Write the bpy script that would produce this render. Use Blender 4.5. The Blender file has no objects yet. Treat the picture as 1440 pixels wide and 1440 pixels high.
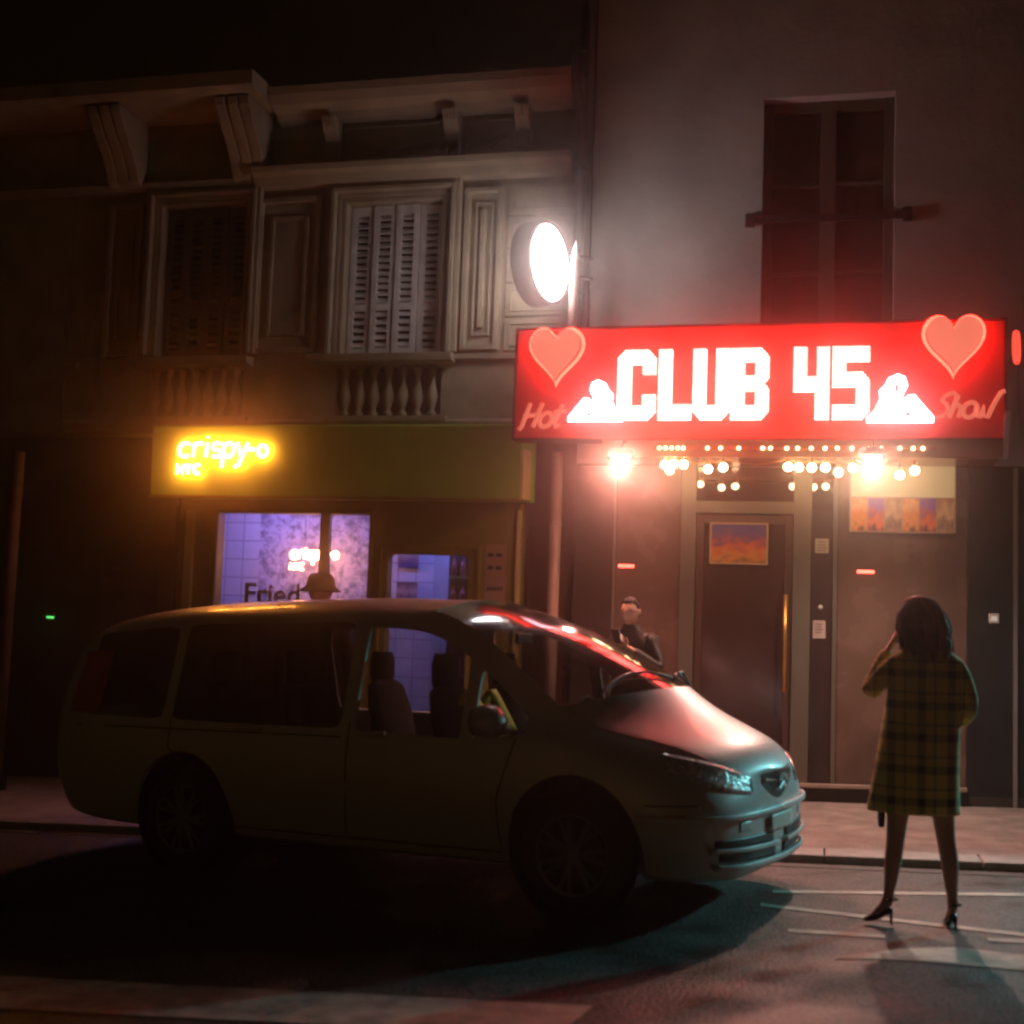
import bpy, bmesh, math, random
from math import sin, cos, pi, radians
from mathutils import Vector, Matrix
from mathutils.bvhtree import BVHTree
random.seed(7)
SC = bpy.context.scene
COL = SC.collection
# ------------------------------------------------------------------ camera
cd = bpy.data.cameras.new("camera"); cam = bpy.data.objects.new("camera", cd); COL.objects.link(cam)
cd.sensor_width = 36; cd.lens = 45; cd.clip_end = 500; cd.clip_start = 0.05
CP, CR, CY = radians(4.86), radians(2.03), radians(14.0)
F_ = Vector((-sin(CY)*cos(CP), cos(CY)*cos(CP), sin(CP)))
R_ = Vector((cos(CY), sin(CY), 0)); U_ = R_.cross(F_)
R2, U2 = R_*cos(CR)+U_*sin(CR), -R_*sin(CR)+U_*cos(CR)
M = Matrix((R2, U2, -F_)).transposed().to_4x4(); M.translation = Vector((0, -11.8, 1.5))
cam.matrix_world = M
cd.dof.use_dof = True; cd.dof.focus_distance = 10.5; cd.dof.aperture_fstop = 1.4
SC.camera = cam
# ------------------------------------------------------------------ world: night sky
SKY_STRENGTH = 0.0046
w = bpy.data.worlds.new("World"); SC.world = w; w.use_nodes = True
nt = w.node_tree; bg = nt.nodes["Background"]
sky = nt.nodes.new("ShaderNodeTexSky"); sky.sky_type = 'NISHITA'; sky.sun_disc = False
sky.sun_elevation = radians(4); sky.sun_rotation = radians(200)
mx = nt.nodes.new("ShaderNodeMix"); mx.data_type = 'RGBA'; mx.blend_type = 'MULTIPLY'; mx.inputs[0].default_value = 1
mx.inputs[7].default_value = (0.78, 0.76, 0.40, 1)      # town glow on low cloud
nt.links.new(sky.outputs[0], mx.inputs[6]); nt.links.new(mx.outputs[2], bg.inputs[0]); bg.inputs[1].default_value = SKY_STRENGTH
# ------------------------------------------------------------------ exposure and render
SC.view_settings.view_transform = 'Standard'; SC.view_settings.look = 'None'
SC.view_settings.exposure = 0.0; SC.view_settings.gamma = 1.0
cy = SC.cycles
cy.use_denoising = True
try: cy.denoiser = 'OPENIMAGEDENOISE'
except Exception: pass
cy.max_bounces = 6; cy.diffuse_bounces = 3; cy.glossy_bounces = 4; cy.transmission_bounces = 6; cy.volume_bounces = 0
cy.transparent_max_bounces = 8
cy.sample_clamp_indirect = 6.0; cy.caustics_reflective = False; cy.caustics_refractive = False
cy.pixel_filter_type = 'BLACKMAN_HARRIS'; cy.filter_width = 2.6
cy.use_adaptive_sampling = True; cy.adaptive_threshold = 0.03

# ================================================================== helpers
def lin(r, g, b):
    f = lambda c: ((c/255+0.055)/1.055)**2.4 if c > 10 else c/255/12.92
    return (f(r), f(g), f(b))
MATS = {}
def mat(name, col, rough=0.6, metal=0.0, spec=0.5, var=0.0, scale=3.0, bump=0.0, bscale=60.0, coat=0.0, rvar=0.0):
    m = bpy.data.materials.new(name); m.use_nodes = True; nt = m.node_tree
    b = nt.nodes["Principled BSDF"]
    b.inputs["Base Color"].default_value = (*col, 1); b.inputs["Roughness"].default_value = rough
    b.inputs["Metallic"].default_value = metal; b.inputs["Specular IOR Level"].default_value = spec
    b.inputs["Coat Weight"].default_value = coat
    tc = nt.nodes.new("ShaderNodeTexCoord")
    if var > 0 or rvar > 0:
        n = nt.nodes.new("ShaderNodeTexNoise"); n.inputs["Scale"].default_value = scale; n.inputs["Detail"].default_value = 6
        nt.links.new(tc.outputs["Object"], n.inputs["Vector"])
        if var > 0:
            mr = nt.nodes.new("ShaderNodeMapRange"); mr.inputs[1].default_value = 0.3; mr.inputs[2].default_value = 0.7
            mr.inputs[3].default_value = 1-var; mr.inputs[4].default_value = 1+var
            nt.links.new(n.outputs[0], mr.inputs[0])
            h = nt.nodes.new("ShaderNodeVectorMath"); h.operation = 'SCALE'; h.inputs[0].default_value = col
            nt.links.new(mr.outputs[0], h.inputs["Scale"]); nt.links.new(h.outputs[0], b.inputs["Base Color"])
        if rvar > 0:
            mr = nt.nodes.new("ShaderNodeMapRange"); mr.inputs[1].default_value = 0.35; mr.inputs[2].default_value = 0.65
            mr.inputs[3].default_value = max(0.02, rough-rvar); mr.inputs[4].default_value = min(1, rough+rvar)
            nt.links.new(n.outputs[0], mr.inputs[0]); nt.links.new(mr.outputs[0], b.inputs["Roughness"])
    if bump > 0:
        n2 = nt.nodes.new("ShaderNodeTexNoise"); n2.inputs["Scale"].default_value = bscale; n2.inputs["Detail"].default_value = 4
        nt.links.new(tc.outputs["Object"], n2.inputs["Vector"])
        bp = nt.nodes.new("ShaderNodeBump"); bp.inputs["Strength"].default_value = bump; bp.inputs["Distance"].default_value = 0.01
        nt.links.new(n2.outputs[0], bp.inputs["Height"]); nt.links.new(bp.outputs[0], b.inputs["Normal"])
    return m
def emis(name, col, s, base=(0.5, 0.5, 0.5)):
    m = mat(name, base, 0.4); b = m.node_tree.nodes["Principled BSDF"]
    b.inputs["Emission Color"].default_value = (*col, 1); b.inputs["Emission Strength"].default_value = s
    return m
def glass(name, tint=(1, 1, 1), trans=0.8, rough=0.03, ior=1.6):
    """thin glass: transparent with a reflecting coat"""
    m = bpy.data.materials.new(name); m.use_nodes = True; nt = m.node_tree
    nt.nodes.remove(nt.nodes["Principled BSDF"]); out = nt.nodes["Material Output"]
    t = nt.nodes.new("ShaderNodeBsdfTransparent"); t.inputs[0].default_value = (tint[0]*trans, tint[1]*trans, tint[2]*trans, 1)
    g = nt.nodes.new("ShaderNodeBsdfGlossy"); g.inputs["Roughness"].default_value = rough
    fr = nt.nodes.new("ShaderNodeFresnel"); fr.inputs[0].default_value = 1.75
    ge = nt.nodes.new("ShaderNodeNewGeometry"); neg = nt.nodes.new("ShaderNodeMix"); neg.data_type = 'FLOAT'
    neg.inputs[2].default_value = ior; neg.inputs[3].default_value = 1/ior
    nt.links.new(ge.outputs['Backfacing'], neg.inputs[0]); nt.links.new(neg.outputs[0], fr.inputs[0])
    mxs = nt.nodes.new("ShaderNodeMixShader")
    nt.links.new(fr.outputs[0], mxs.inputs[0]); nt.links.new(t.outputs[0], mxs.inputs[1]); nt.links.new(g.outputs[0], mxs.inputs[2])
    nt.links.new(mxs.outputs[0], out.inputs[0])
    return m

class B:
    """collects shapes into one mesh"""
    def __init__(s): s.bm = bmesh.new()
    def add(s, vs, fs):
        v = [s.bm.verts.new(p) for p in vs]
        for f in fs:
            try: s.bm.faces.new([v[i] for i in f])
            except ValueError: pass
        return s
    def box(s, x0, x1, y0, y1, z0, z1):
        return s.add([(x0,y0,z0),(x1,y0,z0),(x1,y1,z0),(x0,y1,z0),(x0,y0,z1),(x1,y0,z1),(x1,y1,z1),(x0,y1,z1)],
                     [(0,3,2,1),(4,5,6,7),(0,1,5,4),(1,2,6,5),(2,3,7,6),(3,0,4,7)])
    def slope(s, x0, x1, y0, y1, h0, h1, zf=None):
        """box whose bottom/top follow the street's fall"""
        a, b = gz(x0), gz(x1)
        return s.add([(x0,y0,a+h0),(x1,y0,b+h0),(x1,y1,b+h0),(x0,y1,a+h0),(x0,y0,a+h1),(x1,y0,b+h1),(x1,y1,b+h1),(x0,y1,a+h1)],
                     [(0,3,2,1),(4,5,6,7),(0,1,5,4),(1,2,6,5),(2,3,7,6),(3,0,4,7)])
    def prism(s, pts, y0, y1):
        n = len(pts)
        return s.add([(x, y0, z) for x, z in pts]+[(x, y1, z) for x, z in pts],
                     [tuple(range(n)), tuple(range(2*n-1, n-1, -1))]+[(i, i+n, (i+1)%n+n, (i+1)%n) for i in range(n)])
    def prismx(s, pts, x0, x1):
        n = len(pts)
        return s.add([(x0, y, z) for y, z in pts]+[(x1, y, z) for y, z in pts],
                     [tuple(range(n-1, -1, -1)), tuple(range(n, 2*n))]+[(i, (i+1)%n, (i+1)%n+n, i+n) for i in range(n)])
    def ring(s, loops, cap=True, close=False):
        n = len(loops[0]); vs = [p for l in loops for p in l]; fs = []
        for i in range(len(loops)-1+(1 if close else 0)):
            k = (i+1) % len(loops)
            for j in range(n): fs.append((i*n+j, i*n+(j+1)%n, k*n+(j+1)%n, k*n+j))
        if cap and not close: fs += [tuple(range(n-1, -1, -1)), tuple(range(len(vs)-n, len(vs)))]
        return s.add(vs, fs)
    def tube(s, pts, r, n=8, cap=True):
        pts = [Vector(p) for p in pts]; loops = []; up = None
        for i, p in enumerate(pts):
            d = (pts[min(i+1, len(pts)-1)]-pts[max(i-1, 0)]).normalized()
            if up is None: up = Vector((0,0,1)) if abs(d.z) < 0.9 else Vector((0,1,0))
            a = d.cross(up).normalized(); b = a.cross(d).normalized(); up = b
            rr = r[i] if isinstance(r, (list, tuple)) else r
            loops.append([tuple(p+(a*cos(t)+b*sin(t))*rr) for t in [2*pi*k/n for k in range(n)]])
        return s.ring(loops, cap)
    def lathe(s, prof, c=(0,0,0), axis='z', n=16, cap=True):
        """prof: list of (radius, height)"""
        loops = []
        for r, h in prof:
            l = []
            for k in range(n):
                a = 2*pi*k/n; u, v = cos(a)*r, sin(a)*r
                l.append({'z': (c[0]+u, c[1]+v, c[2]+h), 'y': (c[0]+u, c[1]+h, c[2]+v), 'x': (c[0]+h, c[1]+u, c[2]+v)}[axis])
            loops.append(l)
        return s.ring(loops, cap)
    def sphere(s, c, r, sc=(1,1,1), n=8):
        prof = [(max(1e-4, sin(pi*i/n))*r, -cos(pi*i/n)*r) for i in range(n+1)]
        return s.ring([[(c[0]+R*cos(2*pi*k/(2*n))*sc[0], c[1]+R*sin(2*pi*k/(2*n))*sc[1], c[2]+h*sc[2]) for k in range(2*n)] for R, h in prof])
    def build(s, name, m, parent=None, bevel=0, smooth=False, subsurf=0, world=False):
        if world and parent: bmesh.ops.translate(s.bm, verts=s.bm.verts, vec=-parent.matrix_world.translation if parent.parent is None else -(parent.parent.matrix_world.translation))
        bmesh.ops.recalc_face_normals(s.bm, faces=s.bm.faces)
        me = bpy.data.meshes.new(name); s.bm.to_mesh(me); s.bm.free()
        return link(name, me, m, parent, bevel, smooth, subsurf)
def link(name, me, m, parent=None, bevel=0, smooth=False, subsurf=0):
    o = bpy.data.objects.new(name, me); COL.objects.link(o)
    if m: 
        me.materials.clear(); me.materials.append(m)
    if parent: o.parent = parent
    if smooth:
        for p in me.polygons: p.use_smooth = True
    if bevel:
        b = o.modifiers.new("bevel", 'BEVEL'); b.width = bevel; b.segments = 2; b.limit_method = 'ANGLE'
    if subsurf:
        b = o.modifiers.new("sub", 'SUBSURF'); b.levels = b.render_levels = subsurf
    return o
def each(name, m, parent, shapes, **kw):
    """one part object per shape function"""
    for fn in shapes:
        b = B(); fn(b); b.build(name, m, parent, **kw)
def thing(name, label, cat, loc=(0,0,0), rot=(0,0,0), group=None):
    o = bpy.data.objects.new(name, None); COL.objects.link(o); o.location = loc; o.rotation_euler = rot
    o.matrix_world = Matrix.LocRotScale(Vector(loc), __import__('mathutils').Euler(rot), None)
    o.empty_display_size = 0.1; o['label'] = label; o['category'] = cat
    if group: o['group'] = group
    return o
def tag(o, label, cat, group=None):
    o['label'] = label; o['category'] = cat
    if group: o['group'] = group
    return o
def struct(o): o['kind'] = 'structure'; return o
def evaluated(o):
    dg = bpy.context.evaluated_depsgraph_get(); dg.update()
    me = bpy.data.meshes.new_from_object(o.evaluated_get(dg)); return me
def skin(verts, edges, root, sub=1):
    """verts: {name:(pos, r)}: one smooth tapering surface grown round connected joints"""
    keys = list(verts); idx = {k: i for i, k in enumerate(keys)}
    me = bpy.data.meshes.new("tmp"); me.from_pydata([verts[k][0] for k in keys], [(idx[a], idx[b]) for a, b in edges], [])
    o = bpy.data.objects.new("tmp", me); COL.objects.link(o)
    md = o.modifiers.new("skin", 'SKIN'); md.branch_smoothing = 0.6
    for i, k in enumerate(keys):
        r = verts[k][1]; sv = me.skin_vertices[0].data[i]
        sv.radius = r if isinstance(r, tuple) else (r, r); sv.use_root = (k == root)
    sb = o.modifiers.new("sub", 'SUBSURF'); sb.levels = sb.render_levels = sub
    out = evaluated(o); bpy.data.objects.remove(o); return out
def addmesh(b, me):
    b.bm.from_mesh(me); return b

G = 0.035; X0 = 1.2
def gz(x): return G*(x-X0)
KERB_Y = -2.84; PAV = 0.055

# ================================================================== materials
plaster = mat("plaster", (0.42, 0.39, 0.36), 0.9, var=0.16, scale=2.0, bump=0.5, bscale=14)

stone = mat("painted_stone", (0.33, 0.262, 0.175), 0.8, var=0.24, scale=3.2, bump=0.25, bscale=40)
shutterm = mat("shutter_paint", (0.55, 0.50, 0.47), 0.55, var=0.2, scale=7, bump=0.3)
darkwall = mat("dark_render", (0.11, 0.10, 0.085), 0.9, var=0.15, bump=0.3)
clad = mat("brown_laminate_cladding", (0.155, 0.095, 0.075), 0.24, var=0.26, scale=2.6, rvar=0.12)
claddark = mat("dark_glass_cladding", (0.05, 0.032, 0.03), 0.12, var=0.1)
black = mat("black_paint", (0.02, 0.02, 0.022), 0.35, var=0.2)
alu = mat("brushed_aluminium", (0.30, 0.27, 0.22), 0.42, 0.6, var=0.06)
fasciam = mat("mustard_fascia_paint", (0.32, 0.52, 0.05), 0.6, var=0.12, scale=2.5, bump=0.15, bscale=12)
shopm = mat("mustard_shopfront_paint", (0.30, 0.24, 0.05), 0.55, var=0.08)
creamp = mat("cream_panel", (0.62, 0.52, 0.22), 0.6)
pipem = mat("pipe_paint", (0.50, 0.34, 0.28), 0.45, var=0.08)
grey = mat("galvanised_steel", (0.38, 0.37, 0.36), 0.4, 0.5, var=0.08)
gold = mat("brass", (0.75, 0.42, 0.10), 0.3, 0.8)
white = mat("white_plastic", (0.72, 0.70, 0.68), 0.5)
redpanel = mat("red_sign_panel", (0.72, 0.045, 0.035), 0.45, var=0.05)
darkred = mat("dark_red_metal", (0.13, 0.012, 0.010), 0.5, spec=0.2)
rubber = mat("tyre_rubber", (0.02, 0.02, 0.02), 0.8)
blackpl = mat("black_plastic", (0.015, 0.015, 0.015), 0.45)

# ================================================================== ground
def sheet(name, m, x0, x1, y0, y1, h, n=24):
    b = B(); xs = [x0+(x1-x0)*i/n for i in range(n+1)]
    b.add([(x, y, gz(x)+h) for x in xs for y in (y0, y1)], [(2*i, 2*i+2, 2*i+3, 2*i+1) for i in range(n)])
    return struct(b.build(name, m))
asphalt = mat("asphalt", (0.085, 0.072, 0.062), 0.58, var=0.40, scale=2.3, bump=1.0, bscale=55, rvar=0.2)
def asphalt_grit(m, amt, sc):
    nt = m.node_tree; b = nt.nodes["Principled BSDF"]; l = b.inputs["Base Color"].links[0]; src = l.from_socket
    tc = nt.nodes.new("ShaderNodeTexCoord"); v = nt.nodes.new("ShaderNodeTexNoise"); v.inputs["Scale"].default_value = sc; v.inputs["Detail"].default_value = 2
    nt.links.new(tc.outputs["Object"], v.inputs["Vector"])
    mr = nt.nodes.new("ShaderNodeMapRange"); mr.inputs[1].default_value = 0.35; mr.inputs[2].default_value = 0.65; mr.inputs[3].default_value = 1-amt; mr.inputs[4].default_value = 1+amt
    nt.links.new(v.outputs[0], mr.inputs[0]); h = nt.nodes.new("ShaderNodeVectorMath"); h.operation = 'SCALE'
    nt.links.new(src, h.inputs[0]); nt.links.new(mr.outputs[0], h.inputs["Scale"]); nt.links.new(h.outputs[0], b.inputs["Base Color"])
asphalt_grit(asphalt, 0.7, 48); asphalt_grit(asphalt, 0.5, 130)
pavm = mat("pavement_asphalt", (0.24, 0.21, 0.19), 0.75, var=0.16, scale=1.3, bump=0.5, bscale=90)
asphalt_grit(pavm, 0.22, 60); asphalt_grit(pavm, 0.20, 5)
kerbm = mat("granite_kerb", (0.33, 0.30, 0.27), 0.7, var=0.18, scale=9, bump=0.4)
paintm = mat("road_paint", (0.50, 0.47, 0.40), 0.6, var=0.35, scale=9, bump=0.4)
sheet("road", asphalt, -60, 60, -40, KERB_Y, 0.0, 60)
sheet("pavement", pavm, -60, 60, KERB_Y+0.30, 0.6, PAV, 60)
kb = B(); x = -20.0
while x < 20:
    kb.slope(x, x+0.992, KERB_Y, KERB_Y+0.30, -0.1, PAV+0.004); x += 1.0
struct(kb.build("kerb", kerbm, bevel=0.012))
b = B()
b.slope(-20, 20, KERB_Y-0.16, KERB_Y-0.002, -0.05, 0.004)
struct(b.build("gutter", mat("gutter_stone", (0.10, 0.09, 0.08), 0.5, var=0.3, scale=6, bump=0.4)))
def mark(pts, h=0.005):
    b = B(); b.add([(x, y, gz(x)+h) for x, y in pts], [tuple(range(len(pts)))]); return b
for pts in ([(-0.3,-3.82),(3.2,-3.17),(3.2,-3.26),(-0.3,-3.90)],
            [(-0.35,-4.22),(3.0,-5.22),(3.0,-5.31),(-0.35,-4.30)],
            [(-0.18,-4.82),(0.30,-4.84),(0.30,-4.91),(-0.18,-4.90)],
            [(0.80,-4.78),(3.0,-4.64),(3.0,-4.72),(0.80,-4.86)],
            [(0.05,-5.38),(0.36,-5.12),(0.62,-5.02),(1.8,-5.35),(1.8,-5.52),(0.42,-5.34)],
            [(-6.5,-6.75),(-3.6,-6.62),(-0.92,-6.43),(-0.98,-6.85),(-3.7,-7.1),(-6.5,-7.2)]):
    struct(mark(pts).build("road_marking", paintm))

# ================================================================== club building
club = thing("club_building", "plastered town house over the brown-clad nightclub front", "building", (2.0, 0.1, 0))
def wallholes(b, x0, x1, z0, z1, holes, y0, y1):
    """wall slab with rectangular openings"""
    xs = sorted({x0, x1, *[h[0] for h in holes], *[h[1] for h in holes]}); zs = sorted({z0, z1, *[h[2] for h in holes], *[h[3] for h in holes]})
    for i in range(len(xs)-1):
        for j in range(len(zs)-1):
            cx, cz = (xs[i]+xs[i+1])/2, (zs[j]+zs[j+1])/2
            if any(h[0] < cx < h[1] and h[2] < cz < h[3] for h in holes): continue
            b.box(xs[i], xs[i+1], y0, y1, zs[j], zs[j+1])
    bmesh.ops.remove_doubles(b.bm, verts=b.bm.verts, dist=1e-4)
    # drop inner faces shared by neighbouring cells
    seen = {}
    b.bm.verts.index_update()
    for f in list(b.bm.faces):
        k = frozenset(v.index for v in f.verts)
        seen.setdefault(k, []).append(f)
    dead = [f for fs in seen.values() if len(fs) > 1 for f in fs]
    bmesh.ops.delete(b.bm, geom=dead, context='FACES_ONLY')
    return b
W1 = (-0.65, 0.53, 3.9, 6.45)
wallholes(B(), -2.33, 7.0, 3.0, 12.0, [W1, (3.2, 4.4, 3.9, 6.45), (-0.65, 0.53, 8.2, 10.6), (3.2, 4.4, 8.2, 10.6)], 0, 0.35).build("wall", plaster, club, world=True)
winwood = mat("window_joinery", (0.12, 0.085, 0.06), 0.55, var=0.1)
darkglass = mat("dark_window_glass", (0.012, 0.012, 0.014), 0.08)
def french(xa, xb, za, zb, parent):
    b = B(); b.box(xa, xb, 0.20, 0.22, za, zb); pane = b.build("window", mat("curtained_window", (0.07, 0.035, 0.025), 0.5, var=0.4, scale=2.5), parent, world=True)
    b = B(); m_ = (xa+xb)/2
    for x0, x1 in ((xa, xa+0.09), (m_-0.07, m_+0.07), (xb-0.09, xb)): b.box(x0, x1, 0.14, 0.198, za, zb)
    b.box(xa+0.09, m_-0.07, 0.15, 0.198, zb-0.10, zb); b.box(m_+0.07, xb-0.09, 0.15, 0.198, zb-0.10, zb)
    for k in (0.35, 0.68):
        z = za+(zb-za)*k; b.box(xa+0.09, m_-0.07, 0.16, 0.198, z, z+0.04); b.box(m_+0.07, xb-0.09, 0.16, 0.198, z, z+0.04)
    f = b.build("frame", winwood, None, bevel=0.004); f.parent = pane
    bmv = Vector(parent.location); 
    for v in f.data.vertices: v.co -= bmv
    b = B(); b.box(xa+0.14, m_-0.10, 0.20, 0.21, za, zb)
    return pane
french(*W1, club); french(3.2, 4.4, 3.9, 6.45, club)
# iron rail across the open window
iron = mat("wrought_iron", (0.03, 0.022, 0.02), 0.5)
b = B(); b.box(-0.72, 0.60, -0.05, -0.01, 5.25, 5.31); b.box(-0.80, -0.7205, -0.06, -0.001, 5.22, 5.34); b.box(0.6005, 0.68, -0.06, -0.001, 5.22, 5.34)
b.build("railing", iron, club, world=True)
# ground floor front
each("cladding", clad, club, [lambda b: b.box(-1.93, -1.335, 0.0, 0.1, -0.2, 2.98), lambda b: b.box(0.075, 1.17, 0.0, 0.1, -0.2, 2.98)], bevel=0.004, world=True)
b = B(); b.box(-2.33, -1.955, 0.01, 0.1, -0.2, 2.98); b.build("dark_panel", claddark, club, world=True)
b = B(); b.box(-0.155, 0.03, 0.02, 0.1, -0.2, 2.60); b.build("notice_strip", claddark, club, world=True)
postm = mat("greenish_metal_post", (0.16, 0.145, 0.115), 0.4, 0.3, var=0.08)
b = B(); b.box(-1.33, -1.194, -0.03, 0.09, -0.2, 2.98); b.box(-0.316, -0.16, -0.03, 0.09, -0.2, 2.98)
b.box(-1.194, -0.316, -0.03, 0.08, 2.55, 2.66); b.build("door_frame", postm, club, world=True)
b = B(); b.box(0.032, 0.073, -0.02, 0.09, -0.2, 2.98); b.build("metal_post", postm, club, bevel=0.005, world=True)
b = B(); b.box(-1.954, -1.931, -0.025, 0.09, -0.2, 2.98); b.build("aluminium_strip", alu, club, world=True)
each("transom_window", mat("transom_glass", (0.03, 0.012, 0.012), 0.05, spec=0.9, coat=0.6), club, [lambda b: b.box(-1.194, -0.316, 0.03, 0.06, 2.661, 2.98), lambda b: b.box(-0.155, 0.03, 0.03, 0.06, 2.601, 2.98)], world=True)
each("plinth", mat("dark_stone_plinth", (0.05, 0.04, 0.035), 0.5, var=0.2), club, [lambda b: b.slope(-2.33, 1.17, -0.045, 0.12, PAV-0.1, PAV+0.155), lambda b: b.slope(1.17, 7.0, -0.03, 0.12, PAV-0.1, PAV+0.08)], world=True)
b = B(); b.slope(-2.33, 1.17, -0.10, -0.0455, PAV+0.125, PAV+0.16); b.build("threshold", mat("stone_threshold", (0.34, 0.27, 0.22), 0.5, var=0.1), club, bevel=0.006, world=True)
each("black_pilaster", black, club, [lambda b: b.box(1.171, 1.545, -0.02, 0.1, -0.2, 2.98), lambda b: b.box(1.58, 2.6, -0.01, 0.1, -0.2, 2.98)], bevel=0.004, world=True)
b = B(); b.box(1.546, 1.579, -0.04, 0.1, -0.1, 2.98); b.build("metal_trim", grey, club, world=True)
b = B(); b.box(2.61, 7.0, 0.0, 0.3, -0.2, 3.0); b.build("side_wall", plaster, club, world=True)
# door
dr = B().box(-1.19, -0.32, 0.03, 0.07, 0.06, 2.545).build("door", mat("tinted_door_glass", (0.045, 0.02, 0.017), 0.16, spec=0.7, rvar=0.06, scale=2), club, world=True)
b = B(); b.box(-1.19, -1.12, 0.005, 0.0285, 0.06, 2.545); b.box(-0.39, -0.32, 0.005, 0.0285, 0.06, 2.545); b.box(-1.12, -0.39, 0.005, 0.0285, 0.06, 0.20); b.box(-1.12, -0.39, 0.005, 0.0285, 2.46, 2.545)
b.bm.verts.ensure_lookup_table(); bmesh.ops.translate(b.bm, verts=b.bm.verts, vec=-club.location); b.build("door_rail", mat("brown_door_metal", (0.10, 0.055, 0.04), 0.4, 0.3), dr, bevel=0.003)
b = B(); b.tube([(-0.375, -0.07, 0.95), (-0.375, -0.07, 1.82)], 0.017, 12)
for z in (1.0, 1.77): b.tube([(-0.375, -0.07, z), (-0.375, 0.01, z)], 0.009)
bmesh.ops.translate(b.bm, verts=b.bm.verts, vec=-club.location); b.build("handle", gold, dr, smooth=True)

# ---- things fixed to the club front
def poster_mat(name, colors, sc=6.0, seed=0.0, e=0.0):
    m = bpy.data.materials.new(name); m.use_nodes = True; nt = m.node_tree; bs = nt.nodes["Principled BSDF"]; bs.inputs["Roughness"].default_value = 0.3
    tc = nt.nodes.new("ShaderNodeTexCoord"); sp = nt.nodes.new("ShaderNodeSeparateXYZ"); nt.links.new(tc.outputs["Generated"], sp.inputs[0])
    n = nt.nodes.new("ShaderNodeTexNoise"); n.noise_dimensions = '4D'; n.inputs["W"].default_value = seed; n.inputs["Scale"].default_value = sc; n.inputs["Detail"].default_value = 5
    nt.links.new(tc.outputs["Generated"], n.inputs["Vector"])
    a = nt.nodes.new("ShaderNodeMath"); a.operation = 'MULTIPLY_ADD'; a.inputs[1].default_value = 0.9; nt.links.new(n.outputs[0], a.inputs[0])
    s2 = nt.nodes.new("ShaderNodeMath"); s2.operation = 'MULTIPLY_ADD'; s2.inputs[1].default_value = 0.8; s2.inputs[2].default_value = -0.38; nt.links.new(sp.outputs[2], s2.inputs[0]); nt.links.new(s2.outputs[0], a.inputs[2])
    cr = nt.nodes.new("ShaderNodeValToRGB"); el = cr.color_ramp.elements
    while len(el) > 1: el.remove(el[0])
    for i, c in enumerate(colors):
        e_ = el[0] if i == 0 else el.new(i/(len(colors)-1)); e_.position = i/(len(colors)-1); e_.color = (*c, 1)
    nt.links.new(a.outputs[0], cr.inputs[0]); nt.links.new(cr.outputs[0], bs.inputs["Base Color"])
    if e: nt.links.new(cr.outputs[0], bs.inputs["Emission Color"]); bs.inputs["Emission Strength"].default_value = e
    return m
t = thing("door_picture", "small framed picture of a glowing orange stage under blue sky on the club door", "picture", (-0.745, 0.0, 2.28))
B().box(-1.05, -0.555, -0.012, -0.004, 2.10, 2.45).build("picture_panel", poster_mat("stage_picture", [(0.10,0.03,0.01),(0.5,0.2,0.04),(0.45,0.08,0.02),(0.12,0.05,0.12),(0.05,0.05,0.16),(0.04,0.04,0.1)], 5, 3, 0.12), t, world=True)
b = B()
for a in ((-1.065,-1.05,2.085,2.465),(-0.555,-0.54,2.085,2.465),(-1.05,-0.555,2.085,2.10),(-1.05,-0.555,2.45,2.465)): b.box(a[0],a[1],-0.02,-0.003,a[2],a[3])
b.build("frame", mat("gilt_frame", (0.5, 0.35, 0.2), 0.4), t, world=True)
t = thing("poster_board", "lit wall case with blank cream top above six small orange and violet posters", "display case", (0.62, -0.02, 2.4))
B().box(0.17, 1.07, -0.06, -0.002, 2.395, 3.02).build("case_frame", mat("case_frame", (0.55, 0.38, 0.28), 0.4), t, bevel=0.004, world=True)
B().box(0.182, 1.058, -0.064, -0.0605, 2.71, 3.008).build("blank_panel", emis("cream_lit_panel", (0.80, 0.72, 0.38), 0.16, (0.75, 0.68, 0.42)), t, world=True)
cols = [[(0.2,0.05,0.02),(0.9,0.35,0.08),(0.8,0.25,0.05),(0.9,0.5,0.2),(0.6,0.12,0.05)],
        [(0.12,0.03,0.08),(0.85,0.2,0.06),(0.5,0.1,0.1),(0.28,0.12,0.45),(0.25,0.12,0.5)],
        [(0.5,0.3,0.2),(0.25,0.12,0.08),(0.7,0.45,0.25),(0.45,0.25,0.12),(0.4,0.1,0.05)]]
for k in range(6):
    xa = 0.184+k*0.1457
    B().box(xa, xa+0.136, -0.064, -0.0605, 2.407, 2.698).build("poster", poster_mat("poster_print", cols[k%3], 3.5, k%3+1, 0.08), t, world=True)
for (lb, xa, xb, za, zb, c) in (("pale square sticker near the top of the dark strip right of the club door", -0.125, -0.005, 2.205, 2.335, (0.55,0.5,0.38)),
        ("pinkish notice card at hip height on the dark strip right of the club door", -0.135, -0.025, 1.44, 1.60, (0.55,0.42,0.38))):
    t = thing("notice", lb, "notice", ((xa+xb)/2, 0.0, za))
    B().box(xa, xb, 0.010, 0.0195, za, zb).build("card", mat("card", c, 0.5, var=0.1, scale=20), t, bevel=0.002, world=True)
    b = B()
    for k in range(4): b.box(xa+0.02, xb-0.02-0.01*(k%2), 0.007, 0.0098, zb-0.035-k*0.025, zb-0.028-k*0.025)
    b.build("print", mat("print_ink", (0.08, 0.06, 0.05), 0.6), t, world=True)
t = thing("door_bell", "tiny pale round bell button between the two cards beside the club door", "bell", (-0.07, 0.0, 1.70))
B().lathe([(0.001,-0.016),(0.018,-0.014),(0.022,0.0)], (-0.07, 0.018, 1.72), 'y').build("button", white, t, smooth=True, world=True)
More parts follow.
